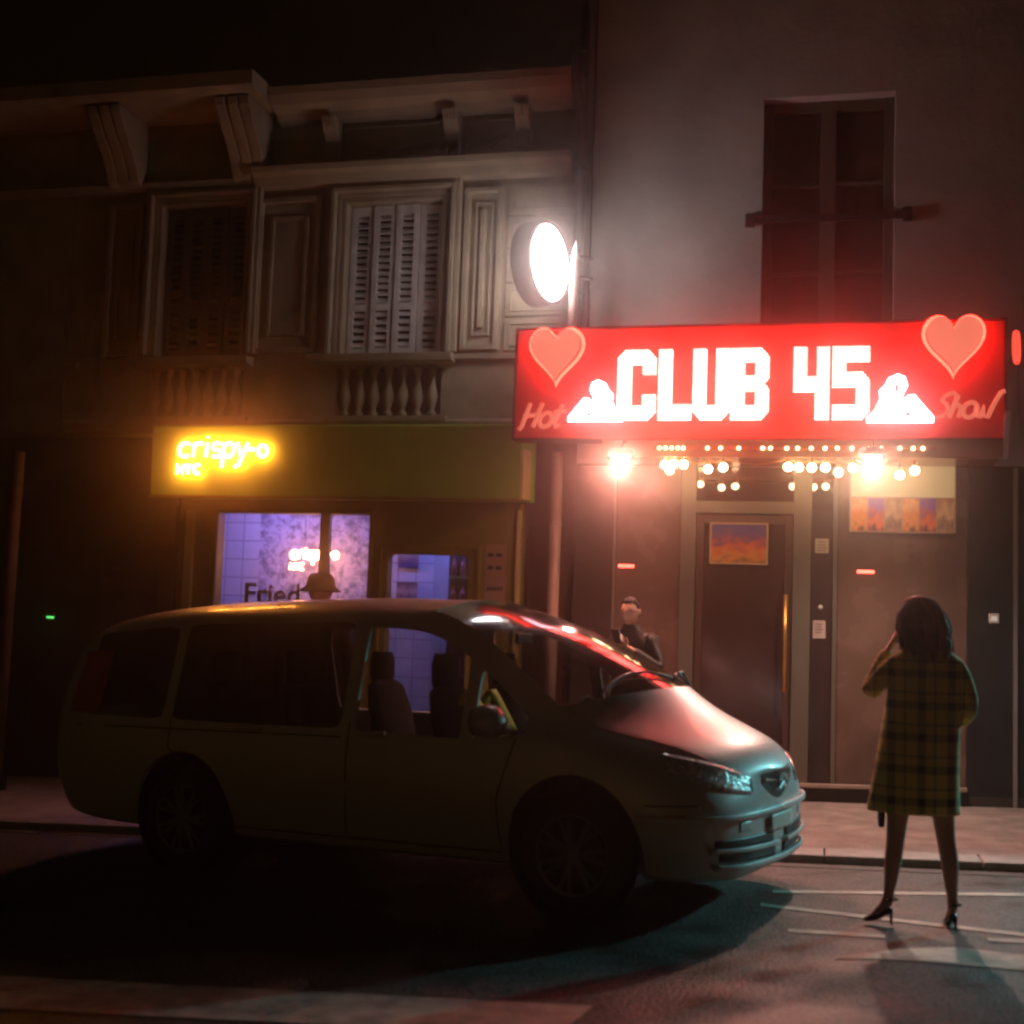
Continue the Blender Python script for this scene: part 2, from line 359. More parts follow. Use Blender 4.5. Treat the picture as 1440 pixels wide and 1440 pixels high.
t = thing("intercom", "small square white intercom box on the black pilaster right of the woman", "intercom", (1.39, -0.02, 1.62))
B().box(1.345, 1.43, -0.05, -0.021, 1.625, 1.71).build("casing", white, t, bevel=0.008, world=True)
B().box(1.362, 1.413, -0.054, -0.0505, 1.645, 1.685).build("screen", emis("intercom_screen", (1, 0.9, 0.8), 0.35), t, world=True)
redrefl = emis("red_reflection_glow", (1.0, 0.10, 0.06), 5.0)  # glowing bars added in place of floodlight reflections in the cladding
for lb, x0_ in (("small glowing red bar put in as a floodlight reflection on the left cladding beside the aluminium strip", -1.83), ("small glowing red bar put in as a floodlight reflection on the large brown panel under the poster case", 0.315)):
    t = thing("red_reflection_bar", lb, "reflection bar", (x0_, -0.0, 2.04))
    B().box(x0_-0.075, x0_+0.075, -0.022, -0.001, 2.03, 2.06).build("lens", redrefl, t, bevel=0.008, world=True)  # bar face glows as the reflection, no lamp behind it
    B().box(x0_-0.08, x0_+0.08, -0.018, -0.001, 2.0605, 2.075).build("bar_cap", claddark, t, world=True)  # dark strip added above the reflection bar

# ================================================================== canopy and club sign
SY = -0.95
t = thing("entrance_canopy", "shallow metal canopy under the red club sign carrying the bulbs", "canopy", (-0.6, -0.5, 3.0))
B().box(-1.95, 1.36, -0.80, 0.0, 2.985, 3.10).build("soffit", mat("canopy_soffit", (0.35, 0.12, 0.08), 0.18, 0.4), t, world=True)
B().box(-1.95, 1.36, -0.82, -0.801, 2.96, 3.115).build("edge_trim", mat("canopy_edge", (0.50, 0.34, 0.22), 0.3, 0.5), t, world=True)
B().prismx([(-1.0, 3.32), (-0.80, 3.30), (-0.72, 3.0), (-0.78, 2.96)], 1.362, 1.40).build("end_bracket", grey, t, world=True)
sign = thing("club_sign", "long red illuminated CLUB 45 sign board with hearts over the door", "sign", (-0.68, SY, 3.12))
B().box(-2.74, 1.37, SY+0.13, SY+0.34, 3.12, 4.10).build("sign_panel", redpanel, sign, bevel=0.008, world=True)
b = B(); z0, z1 = 3.12, 4.10
b.box(-2.755, -2.741, SY+0.10, SY+0.34, z0-0.014, z1+0.014); b.box(1.371, 1.385, SY+0.10, SY+0.34, z0-0.014, z1+0.014); b.box(-2.741, 1.371, SY+0.10, SY+0.34, z1+0.001, z1+0.014); b.box(-2.741, 1.371, SY+0.10, SY+0.34, z0-0.014, z0-0.001)
b.build("sign_frame", darkred, sign, world=True)
each("wall_bracket", blackpl, sign, [lambda b, x=x: b.tube([(x, SY+0.34, 3.95), (x, 0.0, 3.95)], 0.02) for x in (-2.4, -1.2, 0.0, 1.2)], world=True)
def curve_mesh(loops, y, depth, bevel=0.0):
    cu = bpy.data.curves.new("c", 'CURVE'); cu.dimensions = '2D'; cu.fill_mode = 'BOTH'; cu.extrude = depth/2; cu.bevel_depth = bevel
    for lp in loops:
        s = cu.splines.new('POLY'); s.points.add(len(lp)-1); s.use_cyclic_u = True
        for i, p in enumerate(lp): s.points[i].co = (p[0], p[1], 0, 1)
    o = bpy.data.objects.new("c", cu); COL.objects.link(o); me = evaluated(o); bpy.data.objects.remove(o)
    for v in me.vertices: v.co = Vector((v.co.x, y-v.co.z, v.co.y))
    return me
def led_mat(name, col, s, pitch):
    """rows of small diodes: a regular dotted pattern over the letter face"""
    m = emis(name, col, s, (0.6, 0.5, 0.5)); nt = m.node_tree; b = nt.nodes["Principled BSDF"]
    tc = nt.nodes.new("ShaderNodeTexCoord"); v = nt.nodes.new("ShaderNodeTexVoronoi"); v.inputs["Randomness"].default_value = 0.0; v.inputs["Scale"].default_value = 1/pitch
    nt.links.new(tc.outputs["Object"], v.inputs["Vector"])
    n = nt.nodes.new("ShaderNodeTexNoise"); n.inputs["Scale"].default_value = 22; n.inputs["Detail"].default_value = 3; nt.links.new(tc.outputs["Object"], n.inputs["Vector"])
    mr = nt.nodes.new("ShaderNodeMapRange"); mr.inputs[1].default_value = 0.30; mr.inputs[2].default_value = 0.52; mr.inputs[3].default_value = s*1.2; mr.inputs[4].default_value = s*0.10
    nt.links.new(v.outputs["Distance"], mr.inputs[0])
    m2 = nt.nodes.new("ShaderNodeMapRange"); m2.inputs[1].default_value = 0.42; m2.inputs[2].default_value = 0.60; m2.inputs[3].default_value = 0.75; m2.inputs[4].default_value = 1.1
    nt.links.new(n.outputs[0], m2.inputs[0]); mu = nt.nodes.new("ShaderNodeMath"); mu.operation = 'MULTIPLY'
    nt.links.new(mr.outputs[0], mu.inputs[0]); nt.links.new(m2.outputs[0], mu.inputs[1]); nt.links.new(mu.outputs[0], b.inputs["Emission Strength"])
    return m
LED = led_mat("led_letters", (1.0, 0.095, 0.08), 62.0, 0.021)
GL = {  # block letters on a 10 x 17 grid
 'C': [[(2,0),(8,0),(10,2),(10,6),(6.6,6),(6.6,3.4),(3.6,3.4),(3.6,13.6),(6.6,13.6),(6.6,11),(10,11),(10,15),(8,17),(2,17),(0,15),(0,2)]],
 'L': [[(0,0),(10,0),(10,3.6),(4,3.6),(4,17),(0,17)]],
 'U': [[(2,0),(8,0),(10,2),(10,17),(6.4,17),(6.4,3.4),(3.6,3.4),(3.6,17),(0,17),(0,2)]],
 'B': [[(0,0),(8,0),(10,2),(10,7.2),(8.8,8.6),(10,10),(10,15),(8,17),(0,17)], [(3.7,3.2),(6.4,3.2),(6.4,6.8),(3.7,6.8)], [(3.7,10.4),(6.4,10.4),(6.4,13.8),(3.7,13.8)]],
 '4': [[(6,0),(10,0),(10,17),(6.4,17),(6.4,10),(3.8,10),(3.8,17),(0,17),(0,6.6),(6,6.6)]],
 '5': [[(0,0),(8,0),(10,2),(10,9),(8,11),(3.8,11),(3.8,13.6),(10,13.6),(10,17),(0,17),(0,7.6),(6.3,7.6),(6.3,3.3),(0,3.3)]]}
for ch, xa, xb in (('C',-1.80,-1.47),('L',-1.445,-1.165),('U',-1.15,-0.845),('B',-0.83,-0.515),('4',-0.315,-0.015),('5',0.0,0.305)):
    za, zb = 3.262, 3.872
    me = curve_mesh([[(xa+(xb-xa)*px/10, za+(zb-za)*pz/17) for px, pz in lp] for lp in GL[ch]], SY, 0.07)
    for v in me.vertices: v.co -= sign.location
    link("letter", me, LED, sign)
def heart(cx, cz, wd, ht, n=40):
    pts = []
    for i in range(n):
        a = 2*pi*i/n; X = 16*sin(a)**3/16; Z = (13*cos(a)-5*cos(2*a)-2*cos(3*a)-cos(4*a)+2.5)/14.5
        pts.append((cx+X*wd/2, cz+Z*ht/2))
    return pts
heartm = emis("heart_glow", (1.0, 0.215, 0.13), 0.95, (0.2, 0.03, 0.03))
halom = emis("heart_halo_glow", (1.0, 0.035, 0.02), 14.0, (0.2, 0.03, 0.03))  # glowing ring added behind each heart to make its halo
for cx, cz in ((-2.36, 3.83), (0.965, 3.865)):
    me = curve_mesh([heart(cx, cz, 0.44, 0.47)], SY-0.035, 0.03)
    for v in me.vertices: v.co -= sign.location
    h = link("heart", me, heartm, sign)
    me = curve_mesh([heart(cx, cz, 0.50, 0.53), heart(cx, cz, 0.45, 0.48)], SY+0.05, 0.05)
    for v in me.vertices: v.co -= sign.location
    link("heart_halo", me, halom, h)
def figure(cx, cz, s, flip):
    """reclining silhouette: raised knees, leaning torso, head"""
    body = [(-0.40,-0.26),(0.40,-0.26),(0.40,-0.20),(0.30,-0.10),(0.24,0.04),(0.25,0.14),(0.19,0.20),(0.14,0.30),(0.03,0.35),(-0.06,0.31),(-0.09,0.20),(-0.04,0.10),(-0.02,0.02),(-0.10,0.08),(-0.17,0.09),(-0.26,-0.02),(-0.40,-0.19)]
    holes = [[(-0.15,-0.18),(-0.04,-0.18),(-0.10,-0.10)], [(0.08,-0.09),(0.13,-0.10),(0.12,-0.03)], [(0.02,0.13),(0.07,0.12),(0.06,0.22),(0.02,0.24)]]
    return [[(cx+(x*flip)*s, cz+z*s) for x, z in l] for l in [body]+holes]
figm = emis("white_neon_figure", (1.0, 0.62, 0.70), 8.0)
for cx, fl in ((-1.985, 1), (0.545, -1)):
    me = curve_mesh(figure(cx, 3.40, 0.60 if fl == 1 else 0.66, fl), SY-0.03, 0.03, 0.0)
    for v in me.vertices: v.co -= sign.location
    link("reclining_figure", me, figm, sign)
def arc(cx, cy, rx, ry, a0, a1, n=10): return [(cx+rx*cos(radians(a0+(a1-a0)*i/n)), cy+ry*sin(radians(a0+(a1-a0)*i/n))) for i in range(n+1)]
STROKES = {
 'c': [arc(.3,.3,.28,.3,50,310)], 'r': [[(.05,0),(.05,.6)], arc(.3,.32,.25,.28,170,60)], 'i': [[(.1,0),(.1,.6)], [(.1,.82),(.1,.86)]],
 's': [arc(.25,.45,.2,.15,50,270,8)+arc(.25,.15,.2,.15,90,-140,8)], 'p': [[(.05,-.45),(.05,.6)], arc(.28,.3,.24,.3,170,-170,14)],
 'y': [[(.0,.6),(.25,.05)], [(.5,.6),(.18,-.35),(.0,-.42)]], '-': [[(.0,.38),(.12,.44),(.25,.36),(.4,.40)]], 'o': [arc(.28,.3,.26,.3,0,360,16)],
 'N': [[(0,0),(0,.6),(.4,0),(.4,.6)]], 'Y': [[(0,.6),(.2,.3),(.4,.6)],[(.2,.3),(.2,0)]], 'C': [arc(.25,.3,.22,.3,50,310)],
 'H': [[(.1,1),(0,0),(-.1,-.12)],[(.62,1.02),(.48,0)],[(-.05,.45),(.55,.52)]], 't': [[(.25,.95),(.1,.15),(.2,0),(.38,.08)],[(-.02,.62),(.45,.68)]],
 'S': [[(.75,.85),(.6,1.0),(.35,.92),(.2,.7),(.45,.52),(.55,.3),(.35,.05),(.05,.0),(-.1,.15)]], 'h': [[(.15,.9),(.0,0)], [(.03,.3)]+arc(.22,.3,.15,.2,120,0,6)+[(.34,0)]],
 'w': [[(.0,.5),(.05,.05),(.2,.0),(.3,.45),(.32,.05),(.5,.0),(.62,.5),(.8,1.0),(.95,1.05)]]}
def strokes(b, text, x, z, s, y, r, adv, skew=0.0):
    for ch in text:
        a = adv.get(ch, 0.62) if isinstance(adv, dict) else adv
        if ch != ' ':
            for st in STROKES[ch]:
                pts = [(x+(px+pz*skew)*s, y, z+pz*s) for px, pz in st]
                b.tube(pts, r, 6)
        x += a*s
    return x
scriptm = emis("dim_red_script_tubes", (1.0, 0.20, 0.12), 0.75, (0.4, 0.08, 0.06))
for i_, (ch, x) in enumerate(zip("Hot", (-2.64, -2.50, -2.38))):
    b = B(); strokes(b, ch, x, 3.20, 0.21, SY-0.02, 0.019, .6, 0.25); b.build("script_letter", scriptm, sign, world=True)
for ch, x in zip("Show", (0.80, 0.93, 1.02, 1.12)):
    b = B(); strokes(b, ch, x, 3.27, 0.205, SY-0.02, 0.019, .6, 0.2); b.build("script_letter", scriptm, sign, world=True)

# ---- bulbs hanging from the canopy
bulbm = emis("warm_bulb", (1.0, 0.66, 0.34), 42.0)
bulbrefl = emis("bulb_reflection_glow", (1.0, 0.60, 0.28), 11.0)  # glow of the added reflection dots
sockm = mat("bulb_socket", (0.25, 0.12, 0.05), 0.4)
st = thing("string_lights", "string of round warm white bulbs hanging under the canopy edge", "string lights", (-0.4, -0.7, 2.98))
row2 = [931,944,938,959,994,1016,1108,1123,1141,1160,1178,1198,1262,1282]
zz = [2.905,2.91,2.86,2.905,2.87,2.885,2.89,2.89,2.885,2.89,2.845,2.885,2.83,2.87]
cordp = []
for px_, z in zip(row2, zz):
    x = -1.352+(px_-940)*0.00595; cordp.append((x, z))
    yj = -0.70+random.uniform(-0.03, 0.03)
    b = B(); b.sphere((x, yj, z), 0.036, n=7); bu = b.build("bulb", bulbm, st, smooth=True, world=True)
    b = B(); b.lathe([(0.017, 0), (0.019, 0.05), (0.006, 0.06), (0.005, 2.99-z-0.034)], (x, yj, z+0.030), n=10)
    bmesh.ops.translate(b.bm, verts=b.bm.verts, vec=-st.location); b.build("socket", sockm, bu, smooth=True)
b = B(); cx_ = sorted(cordp)
for i in range(len(cx_)-1):
    (xa, za), (xb, zb) = cx_[i], cx_[i+1]
    b.tube([(xa+(xb-xa)*k/6, -0.70, 2.965-0.05*sin(pi*k/6)*min(1, (xb-xa)/0.2)) for k in range(7)], 0.006, 5)
b.build("cord", mat("orange_cord", (0.5, 0.18, 0.05), 0.5), st, world=True)
st2 = thing("bulb_reflections", "row of tiny glowing dots added as bulb reflections along the front edge of the canopy", "reflection dots", (-0.3, -0.84, 3.04))
for px_ in (925,934,943,952,960,995,1014,1040,1074,1085,1108,1123,1142,1161,1178,1198,1221,1238,1263,1281,1294):
    x = -1.352+(px_-940)*0.0059
    B().sphere((x, -0.838, 3.035), 0.0165, n=5).build("bulb", bulbrefl, st2, smooth=True, world=True)  # glowing dots stand in for bulb reflections in the canopy edge
B().box(-1.5, 0.85, -0.829, -0.8205, 3.02, 3.05).build("rail", mat("added_dot_rail", (0.4, 0.2, 0.1), 0.4), st2, world=True)  # rail added to carry the reflection dots

# ---- floodlights
def flood(x, y, z, lb, power, tint, aim, s=260):
    t = thing("floodlight", lb, "floodlight", (x, y, z), group="floodlights under the club sign")
    b = B(); b.lathe([(0.10, 0.045), (0.115, 0.0), (0.095, -0.02)], (0,0,0), 'z', 18); b.build("housing", grey, t, smooth=False)
    b = B(); b.sphere((0, 0, -0.032), 0.060, (1.25, 1.0, 0.55), 8); b.build("lens", emis("flood_lens", tint, s), t, smooth=True)
    b = B(); b.tube([(0, 0.0, 0.045), (0, 0.10, 0.13), (0, 0.25, 0.14)], 0.012); b.build("arm", blackpl, t)
    l = bpy.data.lights.new("flood_beam", 'SPOT'); l.energy = power; l.color = tint; l.shadow_soft_size = 0.06; l.spot_size = radians(150); l.spot_blend = 0.9
    o = bpy.data.objects.new("flood_beam", l); COL.objects.link(o); o.parent = t; o.location = (0, -0.02, -0.10)
    d = Vector(aim)-Vector((x, y, z)); o.rotation_euler = d.to_track_quat('-Z', 'Y').to_euler()
    return t
flood(-1.74, -1.05, 2.95, "glaring white floodlight hanging under the sign at the left, over the phone man", 270, (1.0, 0.40, 0.31), (-1.9, -2.3, 0), 240)
flood(0.33, -1.02, 2.965, "glaring white floodlight hanging among the bulbs above the poster case", 300, (1.0, 0.68, 0.55), (0.3, -1.9, 0), 24)

# ---- round sign
t = thing("round_sign", "round white glowing blade sign in a deep dark red drum beside the club wall", "sign", (-2.585, -0.68, 4.745), (0, 0, radians(-17)))
rimm = emis("round_sign_rim", (1.0, 0.80, 0.78), 9.0)
for sx in (1, -1):
    B().lathe([(0.345, 0.0), (0.345, 0.012*sx)], (0.080*sx, 0, 0), 'x', 40).build("sign_face", emis("round_sign_face", (1.0, 0.90, 0.92), 24.0 if sx > 0 else 9.5), t)
b = B(); b.ring([[(h, cos(a)*r, sin(a)*r) for a in [2*pi*k/44 for k in range(44)]] for r, h in ((0.346, -0.095), (0.385, -0.095), (0.385, 0.098), (0.346, 0.098), (0.346, -0.095))], cap=False)
b.build("drum", darkred, t)
b = B()
for k in range(5):
    w_, z_ = (0.10, 0.16, 0.13, 0.17, 0.11)[k], 0.12-k*0.06
    b.box(0.093, 0.097, -w_/1.2, w_/1.2, z_-0.02, z_+0.02)
b.build("logo", emis("round_sign_logo", (1, 0.95, 0.95), 9.0), t)
b = B(); b.tube([(0, 0.38, 0.0), (0.18, 0.66, 0)], 0.02); b.tube([(0, 0.32, 0.2), (0.18, 0.66, 0.2)], 0.015); b.build("bracket", blackpl, t)
t = thing("conduit_post", "short vertical metal tube with a pointed white cap rising behind the sign's left end", "post", (-2.32, -0.4, 4.1))
b = B(); b.tube([(-2.335, -0.42, 4.0), (-2.32, -0.42, 4.86)], 0.042, 14); b.build("tube", pipem, t, smooth=True, world=True)
b = B(); b.tube([(-2.32, -0.42, 4.862), (-2.317, -0.42, 5.03)], [0.043, 0.006], 14); b.build("cap", white, t, smooth=True, world=True)
b = B(); b.box(-2.37, -2.30, -0.40, 0.0, 4.20, 4.24); b.build("clamp", blackpl, t, world=True)
# oval red lamp at the sign's right end
t = thing("red_disc_lamp", "narrow red glowing disc seen edge-on past the right heart of the sign", "lamp", (1.49, -0.6, 3.92))
B().lathe([(0.135, -0.02), (0.145, 0), (0.135, 0.02)], (0, 0, 0), 'x', 24).build("disc", emis("red_disc", (1.0, 0.07, 0.04), 1.6), t)
bpy.data.objects["disc"].rotation_euler = (0, 0, radians(-14))
b = B(); b.tube([(0.0, 0.13, 0), (0.02, 0.6, 0)], 0.014); b.tube([(0.01, 0.02, -0.14), (0.02, 0.0, -0.45), (0.05, 0.0, -0.75)], 0.008); b.build("bracket", grey, t)

# ---- assumed cool lamp, added unseen past the frame for the cyan light
t = thing("floodlight", "assumed cool cyan-white floodlight added out of view on the wall right of the black pilaster, aimed at the street", "floodlight", (3.25, -0.9, 2.25), group="floodlights under the club sign")  # assumed lamp out of view, not one of those under the sign
b = B(); b.lathe([(0.10, 0.07), (0.135, 0.0), (0.125, -0.09)], (0,0,0), 'z', 18, cap=False); b.lathe([(0.10, 0.07), (0.02, 0.09)], (0,0,0), 'z', 18); b.build("housing", grey, t)
b = B(); b.lathe([(0.09, -0.03), (0.11, -0.02)], (0,0,0), 'z', 18); b.build("lens", emis("assumed_cool_lens", (0.30, 0.95, 1.0), 60), t)
b = B(); b.tube([(0, 0.05, 0.08), (0, 0.5, 0.14), (0, 0.88, 0.14)], 0.014); b.build("arm", blackpl, t)
l = bpy.data.lights.new("assumed_cool_beam", 'SPOT'); l.energy = 560; l.color = (0.30, 0.93, 1.0); l.shadow_soft_size = 0.08; l.spot_size = radians(48); l.spot_blend = 0.7
o = bpy.data.objects.new("assumed_cool_beam", l); COL.objects.link(o); o.parent = t; o.location = (0, -0.02, -0.11)
o.rotation_euler = (Vector((-0.05, -4.15, 0.75))-Vector((3.25, -0.9, 2.25))).to_track_quat('-Z', 'Y').to_euler()

# ================================================================== left building
lb_ = thing("shop_building", "ornate cream town house with shutters, balustrades and a mustard shopfront", "building", (-5.5, 0.1, 0))
WS = (-4.75, -3.75, 4.08, 5.62); WD = (-6.80, -5.85, 4.10, 5.68)
wallholes(B(), -7.85, -2.335, 3.25, 6.75, [WS, WD, (-4.80, -3.70, 3.46, 3.97), (-6.90, -5.80, 3.46, 3.97)], 0, 0.30).build("wall", stone, lb_, world=True)
B().box(-12.0, -2.335, 0.10, 0.35, 6.75, 12).build("upper_wall", mat("dark_upper_wall", (0.16, 0.145, 0.11), 0.95, var=0.15, bump=0.3), lb_, world=True)  # darker throughout than the stone storey below
def steps(b, xa, xb, za, zb, n=3, t=0.045, d=0.03, base=0.0):
    """nested rectangular mouldings round an opening or field, stepping outward"""
    for k in range(n):
        o0, o1, y = k*t, (k+1)*t-0.004, -(base+d*(k+1)*(1 if k % 2 == 0 else 0.55))
        b.box(xa-o1, xa-o0, y, -0.001, za, zb+o1); b.box(xb+o0, xb+o1, y, -0.001, za, zb+o1); b.box(xa-o0, xb+o0, y, -0.001, zb+o0, zb+o1)
each("window_surround", stone, lb_, [lambda b: steps(b, *WS, n=4, t=0.052, d=0.035), lambda b: steps(b, *WD, n=4, t=0.045, d=0.035)], bevel=0.008, world=True)
def field(b, xa, xb, za, zb, t=0.05, d=0.04):
    b.box(xa, xa+t, -d, -0.001, za, zb); b.box(xb-t, xb, -d, -0.001, za, zb); b.box(xa+t, xb-t, -d, -0.001, zb-t, zb); b.box(xa+t, xb-t, -d, -0.001, za, za+t)
each("pilaster_panel", stone, lb_, [
    lambda b: (field(b, -3.52, -3.13, 4.10, 5.72, 0.055, 0.06), field(b, -3.42, -3.23, 4.24, 5.58, 0.03, 0.03), b.box(-3.355, -3.30, -0.045, -0.001, 4.32, 5.5)),
    lambda b: (field(b, -5.72, -5.02, 4.10, 5.72, 0.06, 0.05), field(b, -5.58, -5.16, 4.28, 5.52, 0.045, 0.03)),
    lambda b: (field(b, -7.42, -7.02, 4.10, 5.72, 0.06, 0.05), field(b, -7.30, -7.14, 4.28, 5.52, 0.03, 0.03))], bevel=0.008, world=True)
for k in range(5):
    za = 4.09+k*0.335
    B().box(-3.085, -2.345, -0.035, -0.001, za, za+0.315).build("rusticated_block", stone, lb_, bevel=0.014, world=True)
    b = B(); field(b, -3.03, -2.40, za+0.045, za+0.27, 0.018, 0.052); b.build("block_moulding", stone, lb_, bevel=0.004, world=True)
for prof, xa, xb, nm in (
    ([(-0.001,3.97),(-0.16,3.985),(-0.18,4.06),(-0.001,4.075)], -5.06, -3.56, "window_sill"),
    ([(-0.001,3.97),(-0.16,3.985),(-0.18,4.06),(-0.001,4.075)], -7.02, -5.70, "window_sill"),
    ([(-0.001,4.0),(-0.06,4.01),(-0.07,4.06),(-0.001,4.07)], -3.555, -2.34, "string_course"),
    ([(-0.001,5.80),(-0.08,5.82),(-0.13,5.90),(-0.20,5.93),(-0.22,5.99),(-0.001,6.02)], -5.75, -2.45, "cornice"),
    ([(-0.001,5.84),(-0.06,5.84),(-0.10,5.92),(-0.001,5.93)], -11.9, -5.755, "string_course"),
    ([(-0.001,6.46),(-0.12,6.48),(-0.16,6.54),(-0.30,6.58),(-0.36,6.66),(-0.38,6.74),(-0.001,6.76)], -5.52, -2.36, "cornice"),
    ([(-0.001,3.30),(-0.05,3.31),(-0.07,3.40),(-0.001,3.44)], -7.8, -2.34, "string_course"),
    ([(-0.001,6.56),(-0.62,6.60),(-0.70,6.64),(-0.72,6.78),(-0.001,6.80)], -9.6, -5.53, "balcony_slab")):
    B().prismx(prof, xa, xb).build(nm, stone, lb_, bevel=0.006, world=True)
for x in (-4.92, -3.66, -2.94):   # reeded consoles of the frieze
    b = B(); b.prismx([(-0.001,6.02),(-0.04,6.02),(-0.05,6.12),(-0.09,6.25),(-0.19,6.36),(-0.23,6.455),(-0.001,6.455)], x-0.068, x+0.074)
    for j in range(4):
        xx = x-0.07+j*0.037
        b.prismx([(-0.0015,6.022),(-0.05,6.022),(-0.06,6.12),(-0.10,6.25),(-0.20,6.36),(-0.24,6.458),(-0.0015,6.458)], xx, xx+0.027)
    b.build("console", stone, lb_, bevel=0.004, world=True)
for xa, xb in ((-4.78,-3.80),(-3.52,-3.06)):
    b = B(); field(b, xa, xb, 6.07, 6.42, 0.025, 0.03)
    cx_, w2 = (xa+xb)/2, (xb-xa)/2-0.06
    b.prism([(cx_-w2, 6.245), (cx_, 6.12), (cx_+w2, 6.245), (cx_, 6.37)], -0.028, -0.001)
    b.prism([(cx_-w2*0.75, 6.245), (cx_, 6.155), (cx_+w2*0.75, 6.245), (cx_, 6.335)], -0.045, -0.0285)
    b.build("lozenge_panel", stone, lb_, bevel=0.006, world=True)
def big_console(x):
    prof = [(-0.001,5.90),(-0.08,5.88),(-0.15,5.93),(-0.20,6.04),(-0.30,6.18),(-0.42,6.30),(-0.52,6.42),(-0.58,6.50),(-0.60,6.575),(-0.001,6.575)]
    b = B()
    for j in range(3): b.prismx(prof, x+j*0.13, x+j*0.13+0.105)
    b.prismx([(p[0]*0.93, p[1]+0.002) for p in prof[1:-1]]+[(-0.001, 6.57), (-0.001, 5.95)], x+0.02, x+0.34)
    return b.build("scroll_console", stone, lb_, bevel=0.010, world=True)
B().box(-12.0, -7.855, 0.0, 0.3, 3.25, 6.75).build("plain_wall", stone, lb_, world=True)
big_console(-5.98); big_console(-7.40)
def balustrade(xa, xb, n):
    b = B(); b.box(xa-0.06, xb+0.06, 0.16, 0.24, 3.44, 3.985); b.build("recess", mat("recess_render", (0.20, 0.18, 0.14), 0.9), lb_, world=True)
    for k in range(n):
        x = xa+(xb-xa)*(k+0.5)/n
        pr = [(0.045,0),(0.045,0.04),(0.025,0.06),(0.030,0.09),(0.055,0.16),(0.058,0.20),(0.040,0.28),(0.024,0.35),(0.022,0.40),(0.034,0.42),(0.034,0.44),(0.045,0.46),(0.045,0.505)]
        B().lathe(pr, (x, 0.03, 3.462), 'z', 14).build("baluster", stone, lb_, smooth=True, world=True)
    b = B(); b.box(xa-0.10, xb+0.10, -0.08, 0.0-0.001, 3.40, 3.458); b.build("balustrade_base", stone, lb_, bevel=0.006, world=True)
balustrade(-4.78, -3.72, 7); balustrade(-6.88, -5.82, 7)
def shutters(xa, xb, za, zb, m, n=4, shut=True):
    wd = (xb-xa)/n
    for k in range(n):
        x0, x1 = xa+k*wd+0.004, xa+(k+1)*wd-0.004
        yo = 0.08 if k in (0, n-1) else 0.06
        if k in (2,): yo = 0.045
        b = B(); fr = 0.055; mid = za+(zb-za)*0.32
        b.box(x0, x0+fr, yo, yo+0.035, za, zb); b.box(x1-fr, x1, yo, yo+0.035, za, zb)
        for a, c in ((za, za+0.07), (mid-0.035, mid+0.035), (zb-0.09, zb)): b.box(x0+fr, x1-fr, yo, yo+0.035, a, c)
        for lo, hi in ((za+0.07, mid-0.035), (mid+0.035, zb-0.09)):
            q = int((hi-lo)/0.068)
            for j in range(q):
                z = lo+(hi-lo)*(j+0.5)/q
                b.add([(x0+fr,yo-0.004,z-0.022),(x1-fr,yo-0.004,z-0.022),(x1-fr,yo+0.032,z+0.026),(x0+fr,yo+0.032,z+0.026),(x0+fr,yo+0.004,z-0.028),(x1-fr,yo+0.004,z-0.028),(x1-fr,yo+0.039,z+0.020),(x0+fr,yo+0.039,z+0.020)],
                      [(0,1,2,3),(4,7,6,5),(0,4,5,1),(2,6,7,3),(0,3,7,4),(1,5,6,2)])
        b.build("shutter", m, lb_, world=True)
    B().box(xa, xb, 0.16, 0.2, za, zb).build("window", darkglass, lb_, world=True)
shutters(WS[0]+0.01, WS[1]-0.01, WS[2]+0.01, WS[3]-0.01, shutterm)
shutters(WD[0]+0.01, WD[1]-0.01, WD[2]+0.01, WD[3]-0.01, mat("old_shutter_paint", (0.10, 0.095, 0.075), 0.7, var=0.1))
# shopfront wall with openings; door glass has rounded corners
W_A = (-5.99, -4.37, 0.95, 2.49)
D_A = (-4.17, -3.35, 0.25, 2.11)
wallholes(B(), -6.42, -2.83, -0.4, 3.245, [W_A, D_A], 0.0, 0.14).build("shopfront", shopm, lb_, world=True)
B().box(-12, -6.425, -0.02, 0.3, -0.5, 3.25).build("ground_floor_wall", darkwall, lb_, world=True)
b = B(); b.box(-6.60, -6.43, -0.06, -0.021, -0.4, 2.55); b.build("side_pilaster", mat("brown_pilaster", (0.14, 0.09, 0.05), 0.6), lb_, bevel=0.006, world=True)
each("shopfront_post", creamp, lb_, [lambda b: b.box(-6.33, -6.24, -0.05, -0.001, -0.3, 2.5), lambda b: b.box(-2.88, -2.835, -0.05, -0.001, -0.3, 2.55)], bevel=0.006, world=True)
each("window_trim", shopm, lb_, [lambda b: field(b, W_A[0]-0.04, W_A[1]+0.04, W_A[2]-0.04, W_A[3]+0.04, 0.04, 0.02),
    lambda b: field(b, D_A[0]-0.09, D_A[1]+0.12, D_A[2]-0.2, D_A[3]+0.10, 0.035, 0.03)], bevel=0.006, world=True)
b = B(); b.box(-4.90, -4.80, 0.02, 0.08, W_A[2], W_A[3]); b.build("mullion", shopm, lb_, world=True)
B().box(-2.83, -2.335, 0.22, 0.3, -0.4, 3.25).build("side_recess", mat("dark_red_recess", (0.13, 0.05, 0.035), 0.7), lb_, world=True)
for (xa, xb, za, zb) in (W_A, D_A):
    B().box(xa, xb, 0.095, 0.10, za, zb).build("window", glass("shop_glass", (1, 1, 1), 0.93), lb_, world=True)
